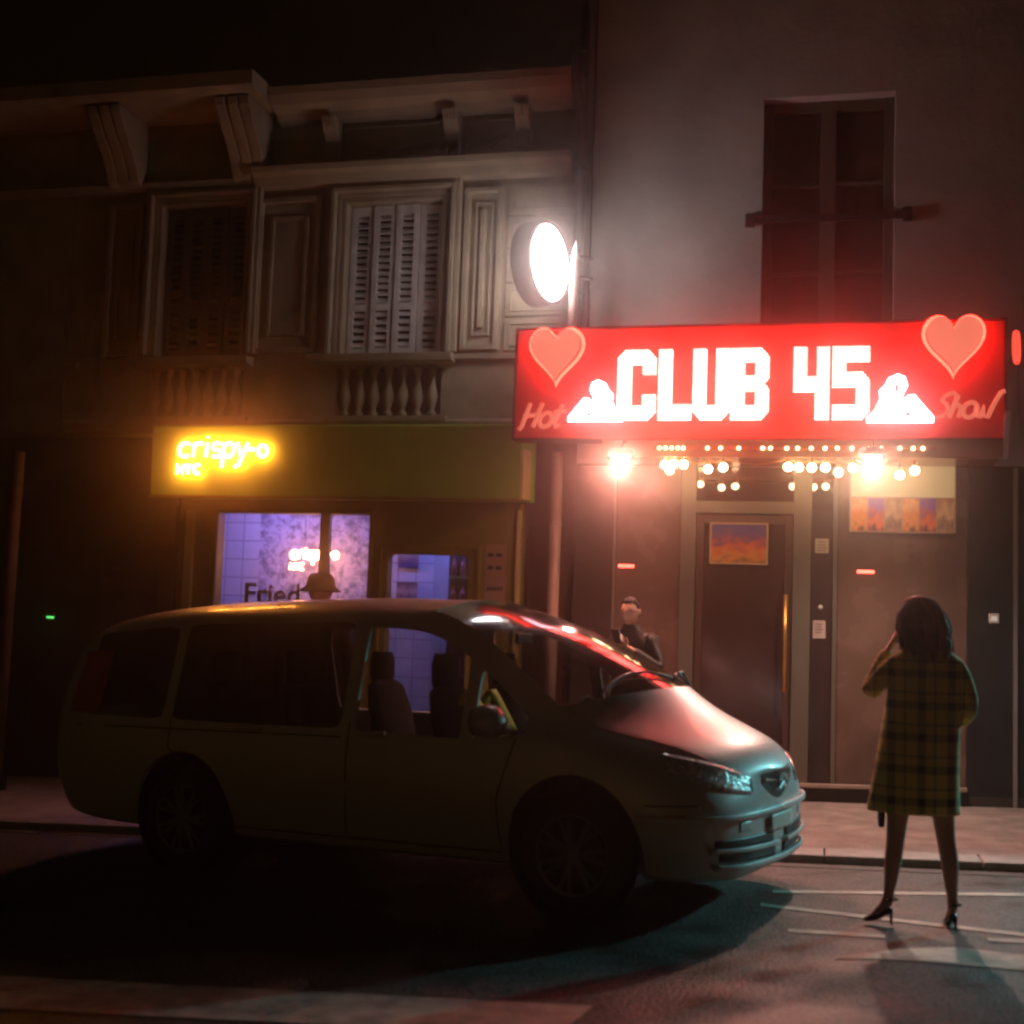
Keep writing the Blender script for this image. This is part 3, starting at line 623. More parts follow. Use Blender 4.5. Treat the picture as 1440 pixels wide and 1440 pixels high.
# rounded corners of the door glass: small spandrels
b = B(); r = 0.07
for (cx_, cz, sx, sz) in ((D_A[0], D_A[3], 1, -1), (D_A[1], D_A[3], -1, -1)):
    pts = [(cx_, cz)]+[(cx_+sx*(r-r*cos(a)), cz+sz*(r-r*sin(a))) for a in [pi/2*k/6 for k in range(7)]]
    B().prism(pts, 0.03, 0.09).build("door_corner", shopm, lb_, world=True)
# shop interior
tile = mat("white_tiles", (0.72, 0.72, 0.75), 0.25)
def brickify(m, w_, h_, mort, c):
    nt = m.node_tree; bs = nt.nodes["Principled BSDF"]; tc = nt.nodes.new("ShaderNodeTexCoord"); mp = nt.nodes.new("ShaderNodeMapping"); mp.inputs["Rotation"].default_value = (radians(90), 0, 0)
    br = nt.nodes.new("ShaderNodeTexBrick"); br.offset = 0; br.inputs["Scale"].default_value = 1; br.inputs["Brick Width"].default_value = w_; br.inputs["Row Height"].default_value = h_
    br.inputs["Mortar Size"].default_value = mort; br.inputs["Color1"].default_value = (*c, 1); br.inputs["Color2"].default_value = (*[k*0.94 for k in c], 1); br.inputs["Mortar"].default_value = (0.25, 0.24, 0.3, 1)
    nt.links.new(tc.outputs["Object"], mp.inputs[0]); nt.links.new(mp.outputs[0], br.inputs[0]); nt.links.new(br.outputs[0], bs.inputs["Base Color"])
brickify(tile, 0.21, 0.21, 0.006, (0.72, 0.72, 0.75))
wallp = mat("speckled_wallpaper", (0.5, 0.52, 0.62), 0.6)
nt_ = wallp.node_tree; n_ = nt_.nodes.new("ShaderNodeTexNoise"); n_.inputs["Scale"].default_value = 13; n_.inputs["Detail"].default_value = 7; n_.inputs["Roughness"].default_value = 0.7
tc_ = nt_.nodes.new("ShaderNodeTexCoord"); c_ = nt_.nodes.new("ShaderNodeValToRGB"); c_.color_ramp.elements[0].position = 0.40; c_.color_ramp.elements[0].color = (0.13, 0.14, 0.22, 1); c_.color_ramp.elements[1].position = 0.56; c_.color_ramp.elements[1].color = (0.62, 0.62, 0.72, 1)
nt_.links.new(tc_.outputs["Object"], n_.inputs["Vector"]); nt_.links.new(n_.outputs[0], c_.inputs[0]); nt_.links.new(c_.outputs[0], nt_.nodes["Principled BSDF"].inputs["Base Color"])
each("tiled_wall", tile, lb_, [lambda b: b.box(-7.2, -6.35, 1.75, 1.77, -0.2, 2.75), lambda b: b.box(-4.85, -4.25, 1.75, 1.77, -0.2, 2.75)], world=True)
B().box(-6.349, -4.851, 1.75, 1.77, -0.2, 2.75).build("papered_wall", wallp, lb_, world=True)
B().box(-4.249, -2.9, 1.75, 1.77, -0.2, 2.75).build("inner_partition", mat("pale_teal_partition", (0.45, 0.52, 0.52), 0.4, var=0.1), lb_, world=True)
b = B(); b.box(-7.22, -2.88, 0.15, 1.8, 2.76, 2.8); b.box(-7.22, -7.2, 0.15, 1.8, -0.2, 2.76); b.box(-2.9, -2.88, 0.15, 1.8, -0.2, 2.76); b.build("room_shell", mat("room_paint", (0.6, 0.6, 0.65), 0.8), lb_, world=True)
B().box(-7.2, -2.9, 0.15, 1.8, -0.42, -0.2).build("room_floor", mat("room_floor_tiles", (0.15, 0.15, 0.16), 0.4), lb_, world=True)
for lb2, xa in (("assumed violet ceiling tube hidden inside the fast-food shop above the big window", -6.0), ("assumed violet ceiling tube hidden inside the fast-food shop above the door glass", -3.9)):
    t = thing("assumed_ceiling_tube", lb2, "ceiling light", (xa, 0.9, 2.74))  # assumed tube hidden above the openings, added for the violet room light
    b = B(); b.tube([(xa-0.5, 0.9, 2.70), (xa+0.5, 0.9, 2.70)], 0.03, 10); b.build("tube", emis("assumed_violet_tube", (0.15, 0.19, 1.0), 70.0), t, world=True)
    B().box(xa-0.55, xa+0.55, 0.85, 0.95, 2.735, 2.758).build("housing", white, t, world=True)
for lb2, xa, xb, za, zb, sd in (("burger poster cut off by the top of the door glass", -4.64, -4.41, 2.05, 2.30, 5), ("dark menu poster with a blue foot, lower of the two behind the door glass", -4.65, -4.41, 1.66, 1.89, 8)):
    t = thing("menu_poster", lb2, "poster", ((xa+xb)/2, 1.69, za))
    B().box(xa, xb, 1.685, 1.699, za, zb).build("print", poster_mat("menu_print", [(0.05,0.05,0.3),(0.06,0.05,0.12),(0.5,0.35,0.3),(0.08,0.06,0.08),(0.2,0.12,0.1)], 7, sd), t, world=True)
t = thing("drinks_fridge", "dark drinks cabinet with shelves at the right edge of the door glass", "fridge", (-3.5, 1.3, -0.2))
B().box(-3.86, -3.42, 1.05, 1.6, -0.19, 2.2).build("cabinet", mat("dark_cabinet", (0.04, 0.04, 0.045), 0.4), t, world=True)
b = B()
for z in (0.5, 0.9, 1.3, 1.62, 1.92): b.box(-3.855, -3.425, 1.02, 1.049, z, z+0.025)
b.build("shelf", mat("green_shelf_edge", (0.25, 0.4, 0.25), 0.4), t, world=True)
b = B()
for z in (0.525, 0.925, 1.325, 1.645, 1.945):
    for k in range(4): b.lathe([(0.03,0),(0.032,0.12),(0.014,0.16),(0.012,0.20)], (-3.80+k*0.10, 1.028, z), 'z', 8)
b.build("bottle_row", mat("bottle_plastic", (0.35, 0.1, 0.08), 0.3, var=0.6, scale=12), t, world=True)
# neon inside the shop window
nin = thing("window_neon", "orange neon word crispy hanging inside the fast-food shop window", "neon sign", (-4.9, 1.2, 2.0))
neonin = emis("orange_neon_inside", (1.0, 0.36, 0.14), 34.0)
b = B(); strokes(b, "crispy", -5.76, 2.10, 0.135, 1.3, 0.018, {'i': .3, 'r': .5, 'c': .62, 's': .5, 'p': .62, 'y': .6}, 0.1); strokes(b, "-o", -5.33, 2.11, 0.12, 1.3, 0.014, .5); strokes(b, "NYC", -5.76, 1.98, 0.11, 1.3, 0.012, .5)
b.build("tubing", neonin, nin, world=True)
b = B(); b.tube([(-5.6, 1.3, 2.20), (-5.6, 1.3, 2.76)], 0.004, 5); b.tube([(-5.3, 1.3, 2.16), (-5.3, 1.3, 2.76)], 0.004, 5); b.build("wire", blackpl, nin, world=True)
# painted word at the foot of the window
def text_mesh(s, size, ext=0.002, bold=0.0):
    cu = bpy.data.curves.new("t", 'FONT'); cu.body = s; cu.size = size; cu.extrude = ext; cu.offset = bold
    o = bpy.data.objects.new("t", cu); COL.objects.link(o); me = evaluated(o); bpy.data.objects.remove(o)
    for v in me.vertices: v.co = Vector((v.co.x, -v.co.z, v.co.y))
    return me
inkm = mat("tan_lettering", (0.34, 0.27, 0.16), 0.6)
me = text_mesh("Fried", 0.30, 0.003, 0.006)
for v in me.vertices: v.co += Vector((-5.72, 0.088, 1.58))
o = link("window_lettering", me, inkm); tag(o, "tan word Fried lettered across the foot of the shop window", "lettering")
# notices by the door
t = thing("paper_notice", "tall printed paper notices stuck between the door glass and the shop corner", "notice", (-3.07, -0.01, 1.45))
B().box(-3.18, -2.98, -0.008, -0.002, 1.42, 2.22).build("paper", mat("pinkish_paper", (0.42, 0.27, 0.20), 0.7, var=0.08), t, world=True)
b = B()
for z, kk in ((2.12, 2), (2.0, 2), (1.80, 5), (1.66, 4), (1.60, 4)):
    for k in range(kk): b.box(-3.16+k*(0.16/kk), -3.16+(k+0.7)*(0.16/kk), -0.011, -0.0085, z-0.02, z+0.015)
b.build("print", mat("notice_ink", (0.06, 0.035, 0.03), 0.7), t, world=True)
# fascia
fa = thing("shop_fascia", "mustard box fascia carrying the yellow crispy neon over the shopfront", "fascia", (-4.6, -0.3, 2.58))
B().prismx([(-0.60, 2.60), (-0.62, 3.27), (-0.60, 3.285), (-0.02, 3.285), (-0.02, 2.62)], -6.43, -2.72).build("fascia_box", fasciam, fa, bevel=0.006, world=True)
B().prismx([(-0.60, 2.60), (-0.61, 3.05), (-0.30, 3.08), (-0.30, 2.62)], -2.7195, -2.70).build("end_cap", creamp, fa, world=True)
B().box(-6.43, -2.72, -0.625, -0.60, 2.575, 2.5995).build("drip_edge", shopm, fa, world=True)
cn = thing("crispy_neon", "dazzling yellow-orange neon word crispy on the mustard fascia", "neon sign", (-5.7, -0.66, 2.9))
neonm = emis("yellow_orange_neon", (1.0, 0.29, 0.055), 62.0)
b = B(); xe = strokes(b, "crispy", -6.12, 2.965, 0.225, -0.665, 0.016, {'i': .32, 'r': .55, 'c': .66, 's': .52, 'p': .64, 'y': .6}, 0.08)
strokes(b, "-o", xe-0.02, 2.97, 0.18, -0.665, 0.016, .62); strokes(b, "NYC", -6.12, 2.80, 0.15, -0.665, 0.014, .58)
b.build("tubing", neonm, cn, world=True)
b = B()
for x in (-6.0, -5.7, -5.4, -5.2): b.tube([(x, -0.665, 2.97), (x, -0.622, 2.97)], 0.006, 5)
b.build("standoff", blackpl, cn, world=True)
# pipes
t = thing("drainpipe", "pinkish drainpipe running down the wall between shop and club", "drainpipe", (-2.5, -0.06, -0.05))
b = B(); b.tube([(-2.50, -0.07, -0.05), (-2.50, -0.07, 3.1)], 0.055, 14); b.build("pipe", pipem, t, smooth=True, world=True)
each("collar", pipem, t, [lambda b, z=z: b.lathe([(0.062,0),(0.062,0.05)], (-2.50, -0.07, z), 'z', 14) for z in (0.6, 1.5, 2.4)], world=True)
t = thing("downpipe", "dark downpipe climbing the joint between the two houses above the sign", "drainpipe", (-2.33, -0.1, 4.1))
b = B(); b.tube([(-2.36, -0.09, 4.1), (-2.36, -0.09, 6.3), (-2.36, -0.45, 6.55), (-2.36, -0.45, 6.85), (-2.36, -0.09, 7.0), (-2.36, -0.09, 12)], 0.05, 12); b.build("pipe", mat("dark_zinc", (0.10, 0.09, 0.08), 0.5, 0.3), t, smooth=True, world=True)
each("clip", blackpl, t, [lambda b, z=z: b.lathe([(0.058,0),(0.058,0.04)], (-2.36, -0.09, z), 'z', 12) for z in (4.6, 5.8, 8)], world=True)
t = thing("cable", "thin grey cable running up the plaster just right of the house joint", "cable", (-2.26, -0.02, 4.1))
b = B(); b.tube([(-2.26, -0.012, 4.1), (-2.255, -0.012, 12)], 0.010, 6); b.build("wire", blackpl, t, world=True)
# far left: a third house, pole and green lamp
o = B().box(-30, -12.02, -0.05, 0.5, -1.2, 12).build("neighbour_building", darkwall); tag(o, "unlit dark house at the far left end of the street", "building")
t = thing("street_post", "brown wooden post standing in the dark at the far left", "post", (-7.6, -1.1, gz(-7.6)+PAV))
b = B(); b.tube([(0,0,0),(0.02,0,1.7),(0.03,0,3.2)], [0.075,0.065,0.06], 12); b.build("shaft", mat("brown_wood", (0.07, 0.04, 0.02), 0.8, var=0.3, scale=8, bump=0.5), t, smooth=True)
B().lathe([(0.12,0),(0.12,0.12),(0.08,0.16)], (0,0,0), 'z', 12).build("foot", black, t)
t = thing("green_lamp", "tiny green indicator light in the dark left of the car", "lamp", (-7.80, -0.06, 1.37))
B().box(-0.035, 0.035, -0.01, 0.015, -0.010, 0.008).build("lens", emis("green_led", (0.15, 1.0, 0.2), 1.6), t)
B().box(-0.05, 0.05, 0.0155, 0.04, -0.04, 0.04).build("casing", blackpl, t)

# ================================================================== the car
CAR_YAW = radians(-15.5)
car = thing("parked_car", "silver people carrier stopped at the kerb with its bonnet under the club sign", "car", (-2.34, -3.64, gz(-2.34)), (0, -math.atan(G), CAR_YAW))
paint = mat("silver_paint", (0.60, 0.57, 0.56), 0.42, 0.20, coat=0.35)
paint.node_tree.nodes["Principled BSDF"].inputs["Coat Roughness"].default_value = 0.05
# station: x, dx for rows r5,r6,r7, then rows r0..r7 as (y,z)
ST = [
 (-2.66,(0,0,0),[(.62,.34),(.74,.50),(.76,.75),(.74,1.00),(.66,1.20),(.58,1.34),(.30,1.40),(0,1.41)]),
 (-2.56,(0,0,0),[(.74,.28),(.88,.48),(.90,.75),(.87,1.02),(.74,1.36),(.64,1.50),(.34,1.56),(0,1.57)]),
 (-2.28,(0,0,0),[(.80,.24),(.925,.45),(.95,.72),(.91,.97),(.75,1.52),(.66,1.62),(.36,1.685),(0,1.70)]),
 (-1.70,(0,0,0),[(.82,.23),(.935,.45),(.96,.72),(.92,.96),(.76,1.575),(.66,1.665),(.36,1.735),(0,1.755)]),
 (-1.62,(0,0,0),[(.82,.23),(.935,.45),(.96,.72),(.92,.96),(.76,1.58),(.66,1.67),(.36,1.74),(0,1.76)]),
 (-1.00,(0,0,0),[(.82,.22),(.94,.45),(.96,.72),(.92,.95),(.76,1.595),(.66,1.685),(.36,1.755),(0,1.775)]),
 (-0.24,(0,0,0),[(.82,.22),(.94,.45),(.96,.72),(.92,.95),(.76,1.595),(.66,1.685),(.36,1.755),(0,1.775)]),
 (-0.15,(0,0,0),[(.82,.22),(.94,.45),(.96,.72),(.92,.94),(.75,1.575),(.65,1.665),(.36,1.74),(0,1.76)]),
 ( 0.20,(.04,.10,.13),[(.82,.22),(.94,.45),(.96,.72),(.92,.93),(.74,1.565),(.64,1.665),(.35,1.73),(0,1.75)]),
 ( 0.42,(.03,.12,.18),[(.82,.22),(.94,.45),(.96,.72),(.92,.925),(.75,1.49),(.66,1.605),(.36,1.66),(0,1.675)]),
 ( 0.60,(.02,.15,.22),[(.82,.22),(.94,.45),(.96,.71),(.92,.92),(.78,1.38),(.70,1.515),(.38,1.58),(0,1.60)]),
 ( 0.68,(.02,.18,.26),[(.82,.22),(.94,.45),(.96,.71),(.92,.92),(.79,1.33),(.715,1.475),(.39,1.55),(0,1.57)]),
 ( 1.02,(.03,.28,.40),[(.82,.22),(.94,.45),(.96,.71),(.915,.965),(.85,1.06),(.79,1.225),(.42,1.32),(0,1.345)]),
 ( 1.16,(.03,.34,.48),[(.82,.22),(.94,.45),(.96,.71),(.91,.945),(.86,1.01),(.80,1.115),(.42,1.20),(0,1.22)]),
 ( 1.26,(.03,.32,.44),[(.82,.22),(.94,.45),(.96,.71),(.905,.93),(.85,.985),(.78,1.035),(.42,1.14),(0,1.165)]),
 ( 1.55,(.03,.20,.28),[(.82,.22),(.94,.44),(.955,.70),(.90,.86),(.83,.935),(.74,.985),(.42,1.05),(0,1.075)]),
 ( 1.86,(.03,.11,.15),[(.80,.21),(.92,.43),(.93,.66),(.88,.79),(.79,.875),(.68,.925),(.38,.975),(0,.995)]),
 ( 2.08,(.03,.10,.14),[(.76,.21),(.85,.42),(.87,.60),(.80,.70),(.70,.79),(.60,.85),(.33,.90),(0,.915)]),
 ( 2.22,(.02,.06,.09),[(.62,.21),(.72,.42),(.75,.60),(.66,.67),(.57,.74),(.48,.79),(.26,.83),(0,.84)]),
 ( 2.34,(0,.02,.03),[(.36,.22),(.45,.42),(.47,.58),(.42,.64),(.36,.70),(.30,.74),(.16,.76),(0,.765)]),
]
ST = [((1.4+(x-1.4)*0.83) if x > 1.4 else (x-0.18*min(1, (-x-1.8)/0.4) if x < -1.8 else x), d, r) for x, d, r in ST]
# side windows by station interval index -> window id; rows 3..4
SIDE = {2:1, 4:2, 5:2, 7:3, 8:3, 9:3, 11:4}
def car_shell():
    bm = bmesh.new(); rings = []
    vl = bm.verts.layers.float.new("crease_vert"); cl = bm.edges.layers.float.new("crease_edge")
    for (x, dx, rows) in ST:
        dxs = [0,0,0,0,0]+list(dx); ring = []
        for i, (y, z) in enumerate(rows): ring.append(bm.verts.new((x+dxs[i], -y, z)))
        for i in range(6, -1, -1): y, z = rows[i]; ring.append(bm.verts.new((x+dxs[i], y, z)))
        rings.append(ring)
    n = 15; creased = []
    for s in range(len(rings)-1):
        for j in range(n):
            k = (j+1) % n
            f = bm.faces.new((rings[s][j], rings[s][k], rings[s+1][k], rings[s+1][j])); mi = 0
            row = j if j < 7 else 13-j
            if j < 14:
                if row == 3 and s in SIDE: mi = SIDE[s]*2+(0 if j < 7 else 1)
                if row in (5, 6) and 9 <= s+1 <= 13 and s >= 8: mi = 20
            f.material_index = mi
    def cap(r):
        for i in range(6):
            f = bm.faces.new((r[i], r[i+1], r[13-i], r[14-i]))
            if r is rings[0] and i in (3, 4): f.material_index = 21
        bm.faces.new((r[6], r[7], r[8]))
    cap(rings[0]); cap(rings[-1])
    bmesh.ops.recalc_face_normals(bm, faces=bm.faces)
    for e in bm.edges:
        ms = {f.material_index for f in e.link_faces}
        if len(ms) > 1: e[cl] = 1.0
    for v in bm.verts:
        if len({f.material_index for f in v.link_faces}) > 1 and len({f.material_index for f in v.link_faces if f.material_index}) == 1:
            if sum(1 for f in v.link_faces if f.material_index) == 1: v[vl] = 0.8
    # crisper bonnet shut and shoulder
    for s in range(len(rings)-1):
        for j in (3, 11):
            e = bm.edges.get((rings[s][j], rings[s+1][j]))
            if e: e[cl] = max(e[cl], 0.35)
    for s in range(13, 18):
        for j in (5, 9):
            e = bm.edges.get((rings[s][j], rings[s+1][j]))
            if e: e[cl] = max(e[cl], 0.35)
    for s in range(0, len(rings)-1):
        for j in (0, 14):
            e = bm.edges.get((rings[s][j], rings[s+1][j]))
            if e: e[cl] = 0.6
    me = bpy.data.meshes.new("shell"); bm.to_mesh(me); bm.free()
    o = bpy.data.objects.new("shell", me); COL.objects.link(o)
    for i in range(22): me.materials.append(None)
    m = o.modifiers.new("s", 'SUBSURF'); m.levels = m.render_levels = 3
    out = evaluated(o); bpy.data.objects.remove(o); return out
shell = car_shell()
bmf = bmesh.new(); bmf.from_mesh(shell); TREE = BVHTree.FromBMesh(bmf)
def split(pred, name):
    bm = bmf.copy(); dead = [f for f in bm.faces if not pred(f.material_index)]
    bmesh.ops.delete(bm, geom=dead, context='FACES'); me = bpy.data.meshes.new(name); bm.to_mesh(me); bm.free(); return me
me = split(lambda i: i == 0, "body")
body = link("body", me, paint, car, smooth=True)
so = body.modifiers.new("thick", 'SOLIDIFY'); so.thickness = 0.022; so.offset = -1
cut = B()
for ax in (1.32, -1.50):
    for sy in (-1, 1):
        cut.lathe([(0.40, 0.58*sy), (0.40, 1.2*sy)], (ax, 0, 0.36), 'y', 40)
cutter = cut.build("cutter", blackpl)
bo = body.modifiers.new("arches", 'BOOLEAN'); bo.object = cutter; bo.operation = 'DIFFERENCE'; bo.solver = 'EXACT'
cutter.parent = car
me2 = evaluated(body)
bpy.data.objects.remove(cutter); body.modifiers.clear(); body.data = me2; me2.materials.clear(); me2.materials.append(paint)
for p in me2.polygons: p.use_smooth = True; p.material_index = 0
try: me2.set_sharp_from_angle(angle=radians(35))
except Exception: pass
tint = glass("tinted_side_glass", (0.9, 0.95, 0.9), 0.10); clear = glass("side_glass", (0.93, 1, 0.97), 0.92); wsg = glass("windscreen_glass", (0.9, 1, 0.95), 0.50, 0.10, 2.6)
for k in (1, 2, 3, 4):
    for s_ in (0, 1):
        link("window", split(lambda i, q=k*2+s_: i == q, "window"), clear if k >= 3 or (k == 2 and s_ == 1) else tint, car, smooth=True)
link("windscreen", split(lambda i: i == 20, "windscreen"), wsg, car, smooth=True)
link("rear_window", split(lambda i: i == 21, "rear_window"), tint, car, smooth=True)
# wheel arches and wheels
for ax in (1.32, -1.50):
    for sy in (-1, 1):
        b = B(); n = 28
        b.ring([[(ax+cos(a)*r, h*sy, 0.36+sin(a)*r) for a in [2*pi*k/n for k in range(n)]] for r, h in ((0.398, 0.915), (0.398, 0.58), (0.05, 0.58))], cap=False)
        b.build("wheel_arch", blackpl, car)
alloy = mat("alloy", (0.20, 0.19, 0.18), 0.5, 0.5, var=0.3)
def wheel(ax, sy):
    t = B().lathe([(0.22,-0.10),(0.27,-0.105),(0.315,-0.09),(0.328,-0.05),(0.33,0.05),(0.315,0.09),(0.27,0.105),(0.22,0.10)], (0,0,0), 'y', 40, cap=False).build("wheel", rubber, car, smooth=True)
    t.location = (ax, 0.83*sy, 0.33)
    b = B(); b.lathe([(0.225,-0.10*1),(0.225,0.10)], (0,0,0), 'y', 40, cap=False); b.lathe([(0.225,0.095*sy),(0.205,0.09*sy),(0.20,0.03*sy)], (0,0,0), 'y', 40, cap=False)
    for k in range(7):
        a = 2*pi*k/7
        for q in (-1, 1):
            p0 = Vector((cos(a)*0.04, 0.075*sy, sin(a)*0.04)); p1 = Vector((cos(a+q*0.16)*0.205, 0.085*sy, sin(a+q*0.16)*0.205)); b.tube([p0, p1], [0.022, 0.014], 6)
    b.lathe([(0.05,0.06*sy),(0.05,0.09*sy),(0.03,0.098*sy)], (0,0,0), 'y', 16)
    b.build("rim", alloy, t)
    B().lathe([(0.15,0.0),(0.15,0.015*sy)], (0,0,0), 'y', 24).build("brake_disc", mat("brake", (0.12, 0.11, 0.1), 0.4, 0.7), t)
for ax in (1.32, -1.50):
    for sy in (-1, 1): wheel(ax, sy)
def side_hit(x, z, sy):
    h = TREE.ray_cast(Vector((x, 3*sy, z)), Vector((0, -sy, 0))); return h
def ribbon(b, pts, w_, sy, off=0.002, n=6):
    """thin strip following the body side"""
    P = []
    for i in range(len(pts)-1):
        for k in range(n+(1 if i == len(pts)-2 else 0)):
            t = k/n; P.append((pts[i][0]+(pts[i+1][0]-pts[i][0])*t, pts[i][1]+(pts[i+1][1]-pts[i][1])*t))
    L = []
    for i, (x, z) in enumerate(P):
        a, c = P[max(0, i-1)], P[min(len(P)-1, i+1)]; d = Vector((c[0]-a[0], c[1]-a[1])).normalized(); nn = Vector((-d.y, d.x))*w_/2
        row = []
        for q in (-1, 1):
            loc, nor, _, _ = side_hit(x+nn.x*q, z+nn.y*q, sy)
            if loc is None: return
            row.append(tuple(loc+Vector((0, sy*off, 0))))
        L.append(row)
    vs = [p for r_ in L for p in r_]; b.add(vs, [(2*i, 2*i+1, 2*i+3, 2*i+2) for i in range(len(L)-1)])
for sy in (-1, 1):
    for pts in ([(0.98,.97),(0.86,.60),(0.86,.30),(-.22,.30),(-.18,.55),(-.18,.99)], [(-.24,.30),(-1.1,.30),(-1.2,.50),(-1.62,.78),(-1.62,1.0)], [(1.74,.62),(2.0,.62)], [(-2.5,.9),(-.23,.9)]):
        b = B(); ribbon(b, pts, 0.010, sy); b.build("panel_gap", black, car)
    b = B(); ribbon(b, [(-1.05,.62),(.84,.60)], 0.06, sy, 0.012, 12); o = b.build("rubbing_strip", paint, car); md = o.modifiers.new("s", 'SOLIDIFY'); md.thickness = 0.012
    for x in (0.0, -0.95):
        loc = side_hit(x, 0.93, sy)[0]
        B().box(x-0.11, x+0.10, min(loc.y, loc.y+sy*0.035), max(loc.y, loc.y+sy*0.035), 0.915, 0.945).build("door_handle", paint, car, bevel=0.01)
    b = B(); ribbon(b, [(1.85,.56),(1.95,.56)], 0.03, sy, 0.004, 3); b.build("side_marker", mat("amber_plastic", (0.6, 0.2, 0.03), 0.3), car)
# front strips, wrapped round the nose
def fpatch(name, m, a0, a1, top, bot, off=0.006, nu=14, nv=6, thick=0.0, mirror=True, smooth=True):
    for sg in ((1, -1) if mirror else (1,)):
        b = B(); vs = []; ok = True
        for i in range(nu+1):
            u = i/nu; a = radians(a0+(a1-a0)*u)*sg
            zt, zb = top(u), bot(u)
            for j in range(nv+1):
                z = zb+(zt-zb)*j/nv
                o_ = Vector((1.2+3*cos(a), 3*sin(a), z)); d = Vector((-cos(a), -sin(a), 0)); h = TREE.ray_cast(o_, d)
                if h[0] is None: ok = False; h = (Vector((2.2, 0, z)),)
                vs.append(tuple(h[0]-d*off))
        b.add(vs, [(i*(nv+1)+j, (i+1)*(nv+1)+j, (i+1)*(nv+1)+j+1, i*(nv+1)+j+1) for i in range(nu) for j in range(nv)])
        o = b.build(name, m, car, smooth=smooth)
        if thick: md = o.modifiers.new("s", 'SOLIDIFY'); md.thickness = thick; md.offset = 0
    return o
lampm = mat("headlamp_reflector", (0.65, 0.68, 0.70), 0.08, 0.85, var=0.5, scale=14)
headglass = mat("headlamp_lens", (0.72, 0.76, 0.78), 0.16, 0.55, coat=1.0, var=0.55, scale=26, bump=1.0, bscale=35)
S = lambda u, a, c: a+(c-a)*u
fpatch("headlight", headglass, 22, 52, lambda u: 0.745+0.135*u+0.015*sin(pi*u), lambda u: 0.655+0.145*u-0.03*sin(pi*u), 0.006, thick=0.006)
fpatch("grille", blackpl, -15, 15, lambda u: 0.755-0.01*abs(u-.5), lambda u: 0.60+0.30*(abs(u-.5))**1.6, 0.004, nu=20, mirror=False)
chrome = mat("chrome", (0.75, 0.75, 0.75), 0.12, 1.0)
fpatch("grille_bar", chrome, -14, 14, lambda u: 0.700+0.05*abs(u-.5), lambda u: 0.688+0.05*abs(u-.5), 0.012, nu=20, nv=1, thick=0.008, mirror=False)
b = B()
for dz in (0.0, 0.045):   # double chevron badge
    for sg in (-1, 1):
        h0 = TREE.ray_cast(Vector((4, 0, 0.69+dz)), Vector((-1, 0, 0)))[0]; h1 = TREE.ray_cast(Vector((4, 0.075*sg, 0.655+dz)), Vector((-1, 0, 0)))[0]
        b.tube([h0+Vector((0.03,0,0)), h1+Vector((0.03,0,0))], 0.011, 6)
b.build("badge", chrome, car)
fpatch("bumper_strip", paint, -62, 62, lambda u: 0.565+0.0*u, lambda u: 0.535, 0.018, nu=50, nv=3, thick=0.03, mirror=False)
fpatch("air_intake", blackpl, 6, 40, lambda u: 0.425+0.01*u, lambda u: 0.375+0.02*u, 0.005, thick=0.004)
fpatch("air_intake", blackpl, 4, 38, lambda u: 0.345+0.015*u, lambda u: 0.290+0.03*u, 0.005, thick=0.004)
fpatch("intake_lip", paint, 3, 42, lambda u: 0.372+0.02*u, lambda u: 0.350+0.02*u, 0.022, thick=0.02)
fpatch("intake_lip", paint, -40, 40, lambda u: 0.288+0.03*abs(u-.5), lambda u: 0.262+0.03*abs(u-.5), 0.025, nu=40, thick=0.02, mirror=False)
fpatch("number_plate", mat("number_plate_white", (0.6, 0.6, 0.55), 0.4), -11, 11, lambda u: 0.52, lambda u: 0.43, 0.022, nu=10, mirror=False, thick=0.006)
fpatch("tow_cover", paint, 24, 30, lambda u: 0.515, lambda u: 0.465, 0.004, thick=0.003)
# rear lamps
for sg in (-1, 1):
    b = B(); vs = []
    for i in range(9):
        z = 0.98+0.42*i/8
        for k in range(4):
            x = -2.60+0.10*k+0.02*i/8; h = TREE.ray_cast(Vector((x, 3*sg, z)), Vector((0, -sg, 0)))[0]
            if h is None: h = Vector((x, 0.6*sg, z))
            vs.append((h.x, h.y+0.006*sg, h.z))
    b.add(vs, [(i*4+k, i*4+k+1, i*4+k+5, i*4+k+4) for i in range(8) for k in range(3)])
    b.build("tail_light", mat("tail_light_plastic", (0.5, 0.03, 0.02), 0.1, coat=1), car, smooth=True)
# mirrors
for sg in (-1, 1):
    b = B()
    loops = []
    for k in range(9):
        a = pi*k/8; r = max(0.02, sin(a))**0.7; X = 0.88-0.11*cos(a)
        loops.append([(X+0.02*cos(t_), sg*(1.07+0.115*r*cos(t_)), 1.035+0.095*r*sin(t_)) for t_ in [2*pi*q/14 for q in range(14)]])
    b.ring(loops); mh = b.build("mirror", paint, car, smooth=True)
    b = B(); b.tube([(0.90, sg*0.90, 0.985), (0.90, sg*1.0, 1.0)], [0.035, 0.03], 8); b.build("mirror_arm", blackpl, mh)
    B().lathe([(0.085, 0), (0.085, 0.002)], (0.80, sg*1.07, 1.035), 'x', 16).build("mirror_glass", chrome, mh)
